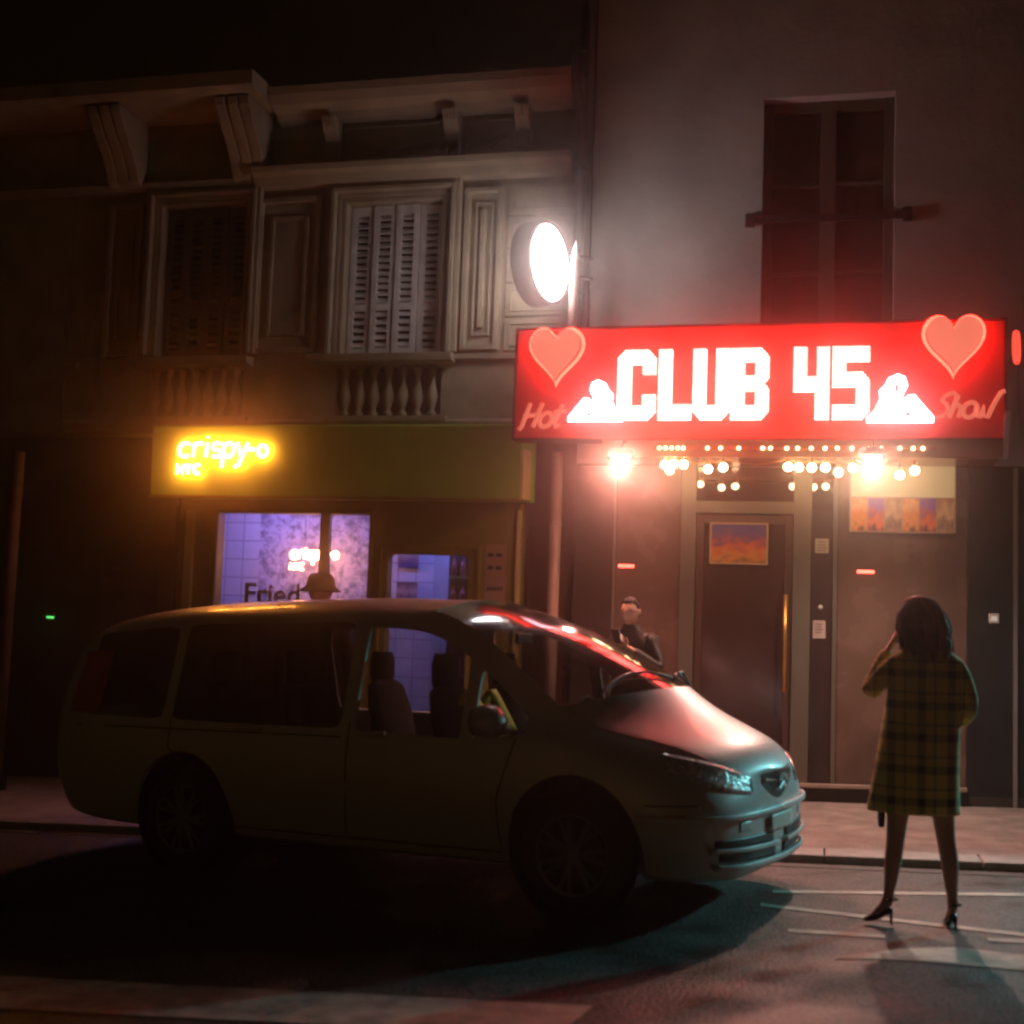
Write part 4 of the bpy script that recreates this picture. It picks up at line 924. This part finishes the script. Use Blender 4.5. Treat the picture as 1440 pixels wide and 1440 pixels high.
# wipers and cowl
b = B()
def top_hit(x, y): return TREE.ray_cast(Vector((x, y, 3)), Vector((0, 0, -1)))[0]
for (p, q) in (((1.54, -0.02), (1.34, -0.62)), ((1.46, 0.55), (1.54, 0.02))):
    pts = []
    for k in range(9):
        t_ = k/8; h = top_hit(p[0]+(q[0]-p[0])*t_-0.03*sin(pi*t_), p[1]+(q[1]-p[1])*t_); pts.append(h+Vector((0,0,0.022+0.01*sin(pi*t_))))
    b.tube(pts, 0.009, 6)
b.tube([(1.48, 0.50, top_hit(1.48,.5).z+.02), (1.46, 0.35, top_hit(1.46,.35).z+0.07), (1.50, 0.15, top_hit(1.50,.15).z+.03)], 0.010, 6)
b.build("wiper", blackpl, car, smooth=True)
# bonnet shut lines
for sg in (-1, 1):
    b = B()
    L = []
    for k in range(15):
        x = 1.22+0.80*k/14; y = sg*(0.775-0.20*(k/14)**2.2)
        h = top_hit(x, y); L.append(h)
    vs = []
    for p in L: vs += [(p.x, p.y-0.004, p.z+0.002), (p.x, p.y+0.004, p.z+0.002)]
    b.add(vs, [(2*i, 2*i+1, 2*i+3, 2*i+2) for i in range(14)])
    b.build("bonnet_gap", black, car)
# cabin
seatm = mat("dark_seat_cloth", (0.008, 0.008, 0.009), 0.95, spec=0.1, var=0.2)
def seat(x, y, back_w=0.25):
    t = B(); t.ring([[(x+dx+cos(a)*0.07, y+sin(a)*wd, z) for a in [2*pi*k/16 for k in range(16)]] for z, wd, dx in ((.55,.22,.05),(.7,back_w,.02),(1.0,back_w,-.05),(1.16,.20,-.09),(1.20,.10,-.10))])
    t.ring([[(x+0.25+cos(a)*0.27, y+sin(a)*0.24, z) for a in [2*pi*k/16 for k in range(16)]] for z in (.45, .60)])
    o = t.build("seat", seatm, car, smooth=True)
    B().ring([[(x-0.12+cos(a)*0.05*s_, y+sin(a)*0.135*s_, z) for a in [2*pi*k/16 for k in range(16)]] for z, s_ in ((1.17,.75),(1.22,1),(1.34,1.02),(1.40,.8))]).build("headrest", seatm, o, smooth=True)
for x, y in ((0.28,-0.38),(0.28,0.38),(-0.78,-0.45),(-0.78,0.45),(-1.5,-0.4),(-1.5,0.4)): seat(x, y)
b = B(); b.box(-2.4, 1.2, -0.80, 0.80, 0.26, 0.34); b.build("cabin_floor", blackpl, car)
b = B(); b.prism([(0.85,.60),(0.85,.93),(1.0,1.0),(1.28,.98),(1.28,.6)], -0.78, 0.78); b.build("dashboard", mat("dash_plastic", (0.06, 0.055, 0.05), 0.5), car, bevel=0.02)
b = B(); b.ring([[(0.72+0.18*cos(a)*0.35+0.016*cos(q)*0.3, 0.38+ (0.18+0.014*cos(q))*sin(a), 0.95+(0.18+0.014*cos(q))*cos(a)*0.93+0.014*sin(q)*0.3) for q in [2*pi*k/6 for k in range(6)]] for a in [2*pi*k/20 for k in range(20)]], close=True)
b.tube([(0.72,0.38,0.95),(0.9,0.38,0.85)], 0.03); b.build("steering_wheel", blackpl, car, smooth=True)
b = B(); b.ring([[(0.50, y_, z_) for y_, z_ in ((-.10,1.46),(.10,1.46),(.10,1.53),(-.10,1.53))], [(0.53, y_, z_) for y_, z_ in ((-.10,1.46),(.10,1.46),(.10,1.53),(-.10,1.53))]]); b.build("rear_view_mirror", blackpl, car, bevel=0.01)
b = B(); b.box(0.95, 1.15, -0.30, 0.05, 1.005, 1.03); b.build("dash_papers", mat("paper", (0.5, 0.45, 0.4), 0.8), car)

# hi-vis vest over the front seat
vest = thing("reflective_vest", "yellow-green reflective vest draped over the car's front seat", "vest", car.matrix_world @ Vector((0.18, 0, 0)), car.rotation_euler)
hv = mat("hivis_cloth", (0.42, 0.42, 0.03), 0.7, var=0.1); 
b = B()
for (y0, y1, xx) in ((-0.56,-0.46,0),( -0.30,-0.20,0.0)):
    pts = []
    for k in range(11):
        a = k/10; x = 0.30+0.13*cos(pi*(0.5-a)*1.0)-0.05; z = 1.185-0.36*abs(a-0.28)**1.1 ; pts.append((0.18+0.22*a, z))
    vs = []
    for x, z in pts: vs += [(x, y0, z), (x, y1, z)]
    b.add(vs, [(2*i, 2*i+1, 2*i+3, 2*i+2) for i in range(10)])
o = b.build("shoulder_strap", hv, vest, smooth=True); md = o.modifiers.new("s", 'SOLIDIFY'); md.thickness = 0.012
b = B(); b.add([(0.385,-0.60,0.93),(0.385,-0.30,0.93),(0.42,-0.28,0.72),(0.42,-0.62,0.72)], [(0,1,2,3)]); o = b.build("front_panel", hv, vest); md = o.modifiers.new("s", 'SOLIDIFY'); md.thickness = 0.012
b = B(); b.box(0.395, 0.412, -0.60, -0.30, 0.84, 0.88); b.build("reflective_band", mat("reflective_tape", (0.6,0.6,0.6), 0.3, 0.5), vest)

# ================================================================== people
skinm = mat("skin", (0.50, 0.29, 0.21), 0.5, var=0.06)
hairm = mat("dark_brown_hair", (0.10, 0.045, 0.022), 0.65, var=0.5, scale=30)
blackhair = mat('black_hair', (0.010, 0.007, 0.006), 0.75, bump=0.6, bscale=150)
def head_mesh(b, c, yaw, pitch=0.0, s=1.0):
    """head with brow, nose, chin, ears; local +Y is the facing direction"""
    bm = bmesh.new(); bmesh.ops.create_uvsphere(bm, u_segments=28, v_segments=20, radius=1.0)
    R = Matrix.Rotation(yaw, 4, 'Z') @ Matrix.Rotation(pitch, 4, 'X')
    for v in bm.verts:
        x, y, z = v.co
        jaw = max(0, -z); X = x*0.076*(1-0.28*jaw**1.4); Y = y*0.098*(1-0.10*jaw); Z = z*0.118
        if y > 0: Y += 0.012*math.exp(-((z+0.85)/0.25)**2)*math.exp(-(x/0.45)**2)     # chin
        Y += 0.028*math.exp(-(x/0.13)**2)*math.exp(-((z+0.10)/0.22)**2)*(y > 0)            # nose
        Y += 0.010*math.exp(-((z-0.22)/0.10)**2)*(y > 0.3)                                   # brow
        Y -= 0.012*math.exp(-((abs(x)-0.42)/0.16)**2)*math.exp(-((z-0.03)/0.13)**2)*(y > 0.3) # eye sockets
        Y += 0.006*math.exp(-(x/0.25)**2)*math.exp(-((z+0.50)/0.09)**2)*(y > 0.3)          # lips
        if abs(x) > 0.93 and abs(z) < 0.28: X *= 1.16                                      # ears
        v.co = Vector(c)+(R @ Vector((X, Y, Z)))*s
    me = bpy.data.meshes.new("h"); bm.to_mesh(me); bm.free(); addmesh(b, me); return R
def face_bits(c, R, s, parent):
    b = B()
    for sg in (-1, 1):
        p = Vector(c)+(R @ Vector((0.031*sg, 0.083, 0.004)))*s; b.sphere(p, 0.0062*s, (1.2, .6, .6), 6)
    b.build("eyes", mat("eyes", (0.10, 0.06, 0.05), 0.3), parent, smooth=True)
    b = B()
    for sg in (-1, 1):
        b.tube([Vector(c)+(R @ Vector((x*sg, 0.095-abs(x)*0.15, z)))*s for x, z in ((0.014,0.028),(0.032,0.034),(0.05,0.026))], 0.0022*s, 5)
    b.build("eyebrows", hairm, parent)
    b = B(); b.tube([Vector(c)+(R @ Vector((x, 0.097-abs(x)*0.3, -0.060)))*s for x in (-0.024,-0.01,0.01,0.024)], 0.004*s, 5); b.build("mouth", mat("lips", (0.40, 0.13, 0.11), 0.5), parent)
def hand_verts(V, E, key, wrist, direction, palm_n, r=0.0085, curl=0.5):
    """palm and five fingers as chains joined at the wrist"""
    d = Vector(direction).normalized(); n = Vector(palm_n).normalized(); s = d.cross(n).normalized(); W = Vector(wrist)
    V[key+'palm'] = (tuple(W+d*0.05), (0.030, 0.014)); E.append((key+'wrist', key+'palm'))
    for i, (off, ln) in enumerate(((-0.030,0.070),(-0.010,0.080),(0.010,0.076),(0.030,0.060))):
        a = W+d*0.085+s*off; bb = a+(d*cos(curl)+n*sin(curl))*ln*0.55; cc = bb+(d*cos(curl*2.2)+n*sin(curl*2.2))*ln*0.5
        V[f'{key}f{i}a'] = (tuple(a), r); V[f'{key}f{i}b'] = (tuple(bb), r*0.95); V[f'{key}f{i}c'] = (tuple(cc), r*0.75)
        E += [(key+'palm', f'{key}f{i}a'), (f'{key}f{i}a', f'{key}f{i}b'), (f'{key}f{i}b', f'{key}f{i}c')]
    a = W+d*0.035-s*0.038+n*0.01; c = a+(d*0.6-s*0.4+n*0.5).normalized()*0.05
    V[key+'ta'] = (tuple(a), r*1.1); V[key+'tb'] = (tuple(c), r*0.85); E += [(key+'palm', key+'ta'), (key+'ta', key+'tb')]
def loft(b, rings, n=28, fold=0.0, kf=9):
    L = []
    for (z, cx_, cy_, rx, ry, *f) in rings:
        fo = f[0] if f else 0
        L.append([(cx_+cos(a)*rx*(1+fo*sin(kf*a+z*3)), cy_+sin(a)*ry*(1+fo*sin(kf*a+z*3)), z) for a in [2*pi*k/n for k in range(n)]])
    return b.ring(L)

# ---- woman in the plaid coat, back to us
wz = gz(0.5)
wm = thing("person", "woman with long dark hair in a mustard plaid coat and high heels, seen from behind", "person", (0.49, -4.60, wz))
V = {}; E = []
def jv(k, p, r): V[k] = (p, r)
jv('pelvis', (-0.01,0.0,0.92), (0.13,0.10)); jv('waist', (0,0.0,1.08), (0.11,0.085)); jv('chest', (0.01,0.0,1.28), (0.13,0.10)); jv('neck', (0.0,0.01,1.46), 0.05); jv('nk2', (-0.01,0.03,1.53), 0.045)
E += [('pelvis','waist'),('waist','chest'),('chest','neck'),('neck','nk2')]
jv('hipl', (-0.10,0.0,0.84), 0.085); jv('kneel', (-0.125,0.015,0.47), 0.052); jv('calfl', (-0.140,-0.015,0.34), 0.050); jv('shinl', (-0.155,0.0,0.20), 0.034); jv('anklel', (-0.165,0.0,0.125), 0.028); jv('heell', (-0.150,-0.01,0.085), 0.024); jv('balll', (-0.235,0.0,0.030), 0.026); jv('toel', (-0.275,0.0,0.018), 0.016)
jv('hipr', (0.085,0.0,0.84), 0.085); jv('kneer', (0.125,0.02,0.47), 0.052); jv('calfr', (0.145,-0.012,0.34), 0.050); jv('shinr', (0.155,0.0,0.20), 0.034); jv('ankler', (0.165,0.0,0.125), 0.028); jv('heelr', (0.168,-0.02,0.085), 0.024); jv('ballr', (0.145,0.06,0.030), 0.026); jv('toer', (0.140,0.11,0.018), 0.016)
for s_ in 'lr': E += [('pelvis','hip'+s_),('hip'+s_,'knee'+s_),('knee'+s_,'calf'+s_),('calf'+s_,'shin'+s_),('shin'+s_,'ankle'+s_),('ankle'+s_,'heel'+s_),('ankle'+s_,'ball'+s_),('ball'+s_,'toe'+s_)]
jv('shl', (-0.145,0.0,1.39), 0.045); jv('ell', (-0.29,0.05,1.20), 0.034); jv('lwrist', (-0.155,0.15,1.46), 0.022)
jv('shr', (0.175,0.0,1.39), 0.045); jv('elr', (0.245,-0.01,1.17), 0.034); jv('rwrist', (0.19,0.17,1.05), 0.022)
E += [('chest','shl'),('shl','ell'),('ell','lwrist'),('chest','shr'),('shr','elr'),('elr','rwrist')]
hand_verts(V, E, 'l', V['lwrist'][0], (0.5,0.05,1), (0.8,0.3,-0.3), curl=0.7); hand_verts(V, E, 'r', V['rwrist'][0], (-0.4,0.8,-0.2), (-0.6,-0.6,0), curl=0.5)
bb = B(); addmesh(bb, skin(V, E, 'pelvis')); hc = (-0.02, 0.04, 1.60); head_mesh(bb, hc, radians(38), radians(-4)); wb = bb.build("body", skinm, wm, smooth=True)
# plaid coat
plaid = bpy.data.materials.new("mustard_plaid_wool"); plaid.use_nodes = True
nt_ = plaid.node_tree; bs = nt_.nodes["Principled BSDF"]; bs.inputs["Roughness"].default_value = 0.9; bs.inputs["Sheen Weight"].default_value = 0.35
tc_ = nt_.nodes.new("ShaderNodeTexCoord"); sp = nt_.nodes.new("ShaderNodeSeparateXYZ"); nt_.links.new(tc_.outputs["Object"], sp.inputs[0])
def stripe(sock, period, duty, off=0.0):
    a = nt_.nodes.new("ShaderNodeMath"); a.operation = 'MULTIPLY_ADD'; a.inputs[1].default_value = 1/period; a.inputs[2].default_value = off; nt_.links.new(sock, a.inputs[0])
    f = nt_.nodes.new("ShaderNodeMath"); f.operation = 'FRACT'; nt_.links.new(a.outputs[0], f.inputs[0])
    c = nt_.nodes.new("ShaderNodeMath"); c.operation = 'LESS_THAN'; c.inputs[1].default_value = duty; nt_.links.new(f.outputs[0], c.inputs[0]); return c.outputs[0]
def comb(a, b_, op='ADD'):
    c = nt_.nodes.new("ShaderNodeMath"); c.operation = op; nt_.links.new(a, c.inputs[0])
    if isinstance(b_, float): c.inputs[1].default_value = b_
    else: nt_.links.new(b_, c.inputs[1])
    return c.outputs[0]
sx_ = comb(stripe(sp.outputs[0], 0.15, 0.27, 0.2), stripe(sp.outputs[0], 0.15, 0.06, 0.65)); sz_ = comb(stripe(sp.outputs[2], 0.165, 0.25, 0.1), stripe(sp.outputs[2], 0.165, 0.06, 0.6))
tot = comb(comb(sx_, sz_), 0.5, 'MULTIPLY'); cr = nt_.nodes.new("ShaderNodeValToRGB"); cr.color_ramp.elements[0].color = (0.85, 0.66, 0.16, 1); cr.color_ramp.elements[1].color = (0.035, 0.03, 0.02, 1); cr.color_ramp.elements[1].position = 1.0
nt_.links.new(tot, cr.inputs[0]); nt_.links.new(cr.outputs[0], bs.inputs["Base Color"])
nz = nt_.nodes.new("ShaderNodeTexNoise"); nz.inputs["Scale"].default_value = 220; bp_ = nt_.nodes.new("ShaderNodeBump"); bp_.inputs["Strength"].default_value = 0.5; bp_.inputs["Distance"].default_value = 0.004
nt_.links.new(tc_.outputs["Object"], nz.inputs["Vector"]); nt_.links.new(nz.outputs[0], bp_.inputs["Height"]); nt_.links.new(bp_.outputs[0], bs.inputs["Normal"])
bb = B()
loft(bb, [(0.595,-0.045,0.0,0.236,0.165,.022),(0.62,-0.045,0.0,0.236,0.165,.022),(0.80,-0.03,0.0,0.218,0.155,.020),(1.00,-0.01,0.0,0.203,0.145,.014),(1.18,0.01,0.0,0.192,0.135,.010),(1.32,0.018,0.0,0.190,0.128,.004),(1.40,0.018,-0.005,0.176,0.112),(1.445,0.012,-0.005,0.135,0.088),(1.475,0.005,0.0,0.085,0.065),(1.51,-0.002,0.008,0.066,0.060)], kf=7)
V2 = {'c': ((0.01,0.0,1.33), 0.08), 'shl': ((-0.125,0.0,1.385), 0.068), 'ml': ((-0.21,0.02,1.29), 0.062), 'ell': ((-0.27,0.05,1.195), 0.060), 'fl': ((-0.215,0.10,1.33), 0.050), 'wl': ((-0.165,0.14,1.435), 0.044),
      'shr': ((0.170,0.0,1.385), 0.068), 'mr': ((0.215,0.0,1.27), 0.060), 'elr': ((0.235,-0.01,1.16), 0.058), 'fr': ((0.22,0.08,1.10), 0.050), 'wr': ((0.195,0.15,1.065), 0.046)}
addmesh(bb, skin(V2, [('c','shl'),('shl','ml'),('ml','ell'),('ell','fl'),('fl','wl'),('c','shr'),('shr','mr'),('mr','elr'),('elr','fr'),('fr','wr')], 'c', 2))
bb.build("coat", plaid, wm, smooth=True)
b = B(); loft(b, [(1.45,0.005,0.0,0.115,0.09),(1.49,0.0,0.0,0.092,0.080),(1.52,-0.005,0.008,0.088,0.078)]); b.build("collar", plaid, wm, smooth=True)
# hair: cap plus hanging locks
bb = B()
loft(bb, [(1.44,0.040,-0.080,0.070,0.025,.05),(1.50,0.030,-0.050,0.100,0.065,.04),(1.56,0.014,-0.012,0.112,0.100,.03),(1.62,0.000,0.008,0.108,0.118,.02),(1.68,-0.010,0.020,0.096,0.108,.015),(1.72,-0.016,0.027,0.068,0.078),(1.736,-0.018,0.03,0.028,0.030)], 36, kf=13)
for k in range(110):
    a = radians(random.uniform(165, 385)); j1 = random.uniform(-0.008, 0.012); j2 = random.uniform(-0.02, 0.035); zt = random.uniform(1.36, 1.46); wv = random.uniform(-0.012, 0.012)
    p = [(-0.012+cos(a)*0.070, 0.024+sin(a)*0.078, 1.705+random.uniform(-.01,.01)), (-0.002+cos(a)*(0.112+j1), 0.006+sin(a)*(0.116+j1), 1.63), (0.008+wv+cos(a)*(0.120+j1), -0.008+sin(a)*(0.108+j1), 1.56), (0.018-wv+cos(a)*(0.112+j2*0.6), -0.018+sin(a)*0.100, 1.49), (0.026+cos(a)*(0.105+j2), -0.03+sin(a)*0.092, zt)]
    bb.tube(p, [0.008,0.010,0.010,0.008,0.0015], 5)
bb.build("hair", hairm, wm, smooth=True)
shoem = mat("black_patent", (0.015, 0.012, 0.012), 0.25)
for s_, hx in (('l', (-0.150,-0.012)), ('r', (0.170,-0.035))):
    bb = B(); P = [Vector(V[k+s_][0]) for k in ('heel','ball','toe')]
    vv = {'a': (tuple(P[0]+Vector((0,0,-0.004))), (0.027,0.022)), 'm': (tuple((P[0]+P[1])/2+Vector((0,0,-0.010))), (0.026,0.015)), 'b': (tuple(P[1]), (0.034,0.024)), 'c': (tuple(P[2]), (0.020,0.014)), 'd': (tuple(P[2]+(P[2]-P[1])*0.35), (0.010,0.009))}
    addmesh(bb, skin(vv, [('a','m'),('m','b'),('b','c'),('c','d')], 'a'))
    bb.tube([(hx[0], hx[1], 0.085), (hx[0]+0.004, hx[1]-0.004, 0.0)], [0.013, 0.005], 8)
    bb.tube([(P[0].x+cos(t_)*0.034, P[0].y+sin(t_)*0.034, 0.135) for t_ in [2*pi*k/12 for k in range(13)]], 0.005, 5)
    bb.build("shoe", shoem, wm, smooth=True)
t = thing("handbag", "small black bag whose end hangs below the plaid coat's left hem", "bag", (0.49-0.20, -4.55, wz))
b = B(); b.ring([[(cos(a)*0.020*s_, sin(a)*0.06*s_, z) for a in [2*pi*k/14 for k in range(14)]] for z, s_ in ((.50,.7),(.52,1),(.64,1),(.75,.8))]); b.build("pouch", blackpl, t, smooth=True)
b = B(); b.tube([(0,-0.03,0.74),(0,0.0,0.95),(0.03,0.05,1.05)], 0.006, 6); b.tube([(0,0.03,0.74),(0,0.05,0.95),(0.03,0.06,1.05)], 0.006, 6); b.build("strap", blackpl, t)
# ---- generic standing figure facing the camera
def standing(name_label, loc, rotz, jacketm, trouserm, phone=False, hat=False, hair=True, s=1.0):
    t = thing("person", name_label, "person", loc, (0, 0, rotz))
    V = {}; E = []
    def j(k, p, r): V[k] = (p, r)
    # local: faces +Y
    j('pelvis',(0,0,0.95),(0.13,0.10)); j('waist',(0,0,1.12),(0.12,0.09)); j('chest',(0,0,1.30),(0.13,0.09)); j('neck',(0,0.01,1.49),0.052); j('nk',(0,0.03,1.57),0.050)
    E += [('pelvis','waist'),('waist','chest'),('chest','neck'),('neck','nk')]
    for sg, k in ((-1,'l'),(1,'r')):
        j('hip'+k,(0.095*sg,0,0.86),0.085); j('knee'+k,(0.115*sg,0.02,0.48),0.06); j('ank'+k,(0.125*sg,-0.01,0.10),0.042); j('toe'+k,(0.15*sg,0.15,0.035),0.035)
        E += [('pelvis','hip'+k),('hip'+k,'knee'+k),('knee'+k,'ank'+k),('ank'+k,'toe'+k)]
        j('sh'+k,(0.170*sg,0,1.37),0.036); 
        if phone: el, wr, dr_, pn = (0.27*sg,0.03,1.18), (0.075*sg,0.24,1.35), (-0.6*sg,0.6,0.5), (-0.5*sg,-0.3,0.6)
        else: el, wr, dr_, pn = (0.25*sg,-0.02,1.14), (0.27*sg,0.05,0.90), (0,0.1,-1), (-1*sg,0,0)
        j('el'+k, el, 0.040); V[k+'wrist'] = (wr, 0.027); E += [('chest','sh'+k),('sh'+k,'el'+k),('el'+k,k+'wrist')]
        hand_verts(V, E, k, wr, dr_, pn, curl=0.55)
    bb = B(); addmesh(bb, skin(V, E, 'pelvis')); hc = (0, 0.05, 1.655); R = head_mesh(bb, hc, 0, radians(-13 if phone else 0)); bo = bb.build("body", skinm, t, smooth=True)
    face_bits(hc, R, 1.0, bo)
    bb = B()
    loft(bb, [(0.82,0,0,.185,.135,.02),(0.95,0,0,.178,.132,.01),(1.12,0,0,.170,.120,.012),(1.28,0,0.0,.195,.135,.006),(1.38,0,0,.215,.135),(1.44,0,0,.195,.115),(1.485,0,0,.125,.095),(1.515,0,0.005,.085,.082),(1.55,0,0.012,.078,.078),(1.552,0,0.012,.066,.066)], 28, kf=6)
    SL = {}
    for k in 'lr':
        sx2 = V['sh'+k][0]; SL['c'+k] = ((sx2[0]*0.55, 0, 1.39), 0.085); SL['s'+k] = ((sx2[0]*1.0, 0, 1.40), 0.078); SL['e'+k] = (V['el'+k][0], 0.062)
        w3 = Vector(V[k+'wrist'][0]); e3 = Vector(V['el'+k][0]); SL['w'+k] = (tuple(e3+(w3-e3)*0.93), 0.044)
    addmesh(bb, skin(SL, [('cl','sl'),('sl','el'),('el','wl'),('cr','sr'),('sr','er'),('er','wr'),('cl','cr')], 'cl', 2)); bb.build("jacket", jacketm, t, smooth=True)
    bb = B(); J = {'pelvis': ((0,0,0.93),(0.145,0.115))}
    for k in 'lr':
        for q, e in (('hip',0.02),('knee',0.022),('ank',0.03)): p, r = V[q+k]; J[q+k] = (p if q != 'ank' else (p[0], p[1], 0.09), r+e)
    addmesh(bb, skin(J, [('pelvis','hipl'),('hipl','kneel'),('kneel','ankl'),('pelvis','hipr'),('hipr','kneer'),('kneer','ankr')], 'pelvis', 2)); bb.build("trousers", trouserm, t, smooth=True)
    for sg in (-1, 1):
        bb = B(); addmesh(bb, skin({'a': ((0.125*sg,-0.05,0.045),(0.045,0.045)), 'b': ((0.135*sg,0.07,0.045),(0.048,0.042)), 'c': ((0.152*sg,0.19,0.032),(0.035,0.028))}, [('a','b'),('b','c')], 'a')); bb.build("shoe", black, t, smooth=True)
    bb = B()
    if hat:
        loft(bb, [(1.665,0,0.045,0.155,0.175),(1.672,0,0.045,0.157,0.177),(1.705,0,0.045,0.112,0.130),(1.715,0,0.045,0.106,0.122),(1.765,0,0.045,0.100,0.114),(1.795,0,0.045,0.080,0.092),(1.805,0,0.045,0.04,0.05)]); bb.build("bucket_hat", mat("olive_hat_cloth", (0.12, 0.085, 0.03), 0.9, bump=0.4, bscale=200), t, smooth=True)
    else:
        Rr = R
        bm = bmesh.new(); bmesh.ops.create_uvsphere(bm, u_segments=24, v_segments=16, radius=1.0)
        for v in list(bm.verts):
            x, y, z = v.co
            if (z < 0.40+0.22*abs(math.sin(x*4)) and y > 0.35) or (z < 0.10 and y > 0.05) or z < -0.5: bm.verts.remove(v)
        for v in bm.verts: x, y, z = v.co; v.co = Vector(hc)+Rr @ Vector((x*0.083, y*0.103-0.004, z*0.127+0.004))
        me = bpy.data.meshes.new("h"); bm.to_mesh(me); bm.free(); addmesh(bb, me); o = bb.build("hair", blackhair, t, smooth=True); md = o.modifiers.new("s", 'SOLIDIFY'); md.thickness = 0.008
    return t
jacket = mat("dark_jacket_cloth", (0.022, 0.016, 0.015), 0.6, bump=0.5, bscale=30)
trous = mat("dark_trousers", (0.02, 0.018, 0.018), 0.8)
bx = -1.60
standing("man in a dark jacket looking down at his phone against the club front", (bx, -1.05, gz(bx)+PAV), radians(180-14), jacket, trous, phone=True)
t = thing("phone", "lit smartphone held in the hands of the man at the club front", "phone", (bx, -1.05, gz(bx)+PAV), (0, 0, radians(166)))
b = B(); b.box(-0.036, 0.036, -0.004, 0.004, -0.075, 0.075); o = b.build("phone_case", blackpl, t, bevel=0.004); o.location = (0, 0.335, 1.445); o.rotation_euler = (radians(-35), 0, 0)
b = B(); b.box(-0.033, 0.033, -0.0065, -0.0045, -0.07, 0.07); o = b.build("screen", emis("phone_screen", (0.95, 0.8, 0.75), 9.0), t); o.location = (0, 0.335, 1.445); o.rotation_euler = (radians(-35), 0, 0)
hx_, hy_ = -3.98, -2.15
standing("person in a bucket hat standing behind the car before the shop window", (hx_, hy_, gz(hx_)+PAV), radians(12), mat("olive_coat_cloth", (0.10, 0.08, 0.04), 0.9), trous, hat=True).scale = (1.08, 1.08, 1.085)

# ================================================================== haze volume added to make the halation round the lights
hz = B().box(-36, 36, -20, 8, -4.5, 14).build("haze", None)
hm = bpy.data.materials.new("haze"); hm.use_nodes = True; nt_ = hm.node_tree; nt_.nodes.remove(nt_.nodes["Principled BSDF"])
pv = nt_.nodes.new("ShaderNodeVolumePrincipled"); pv.inputs["Color"].default_value = (1.0, 0.84, 0.77, 1); pv.inputs["Density"].default_value = 0.018; pv.inputs["Anisotropy"].default_value = 0.965  # reddish tint of the added haze imitates film halation
nt_.links.new(pv.outputs[0], nt_.nodes["Material Output"].inputs["Volume"]); hz.data.materials.append(hm); hz['kind'] = 'stuff'; hz['label'] = "thin haze added as a halo round the lit signs and lamps"
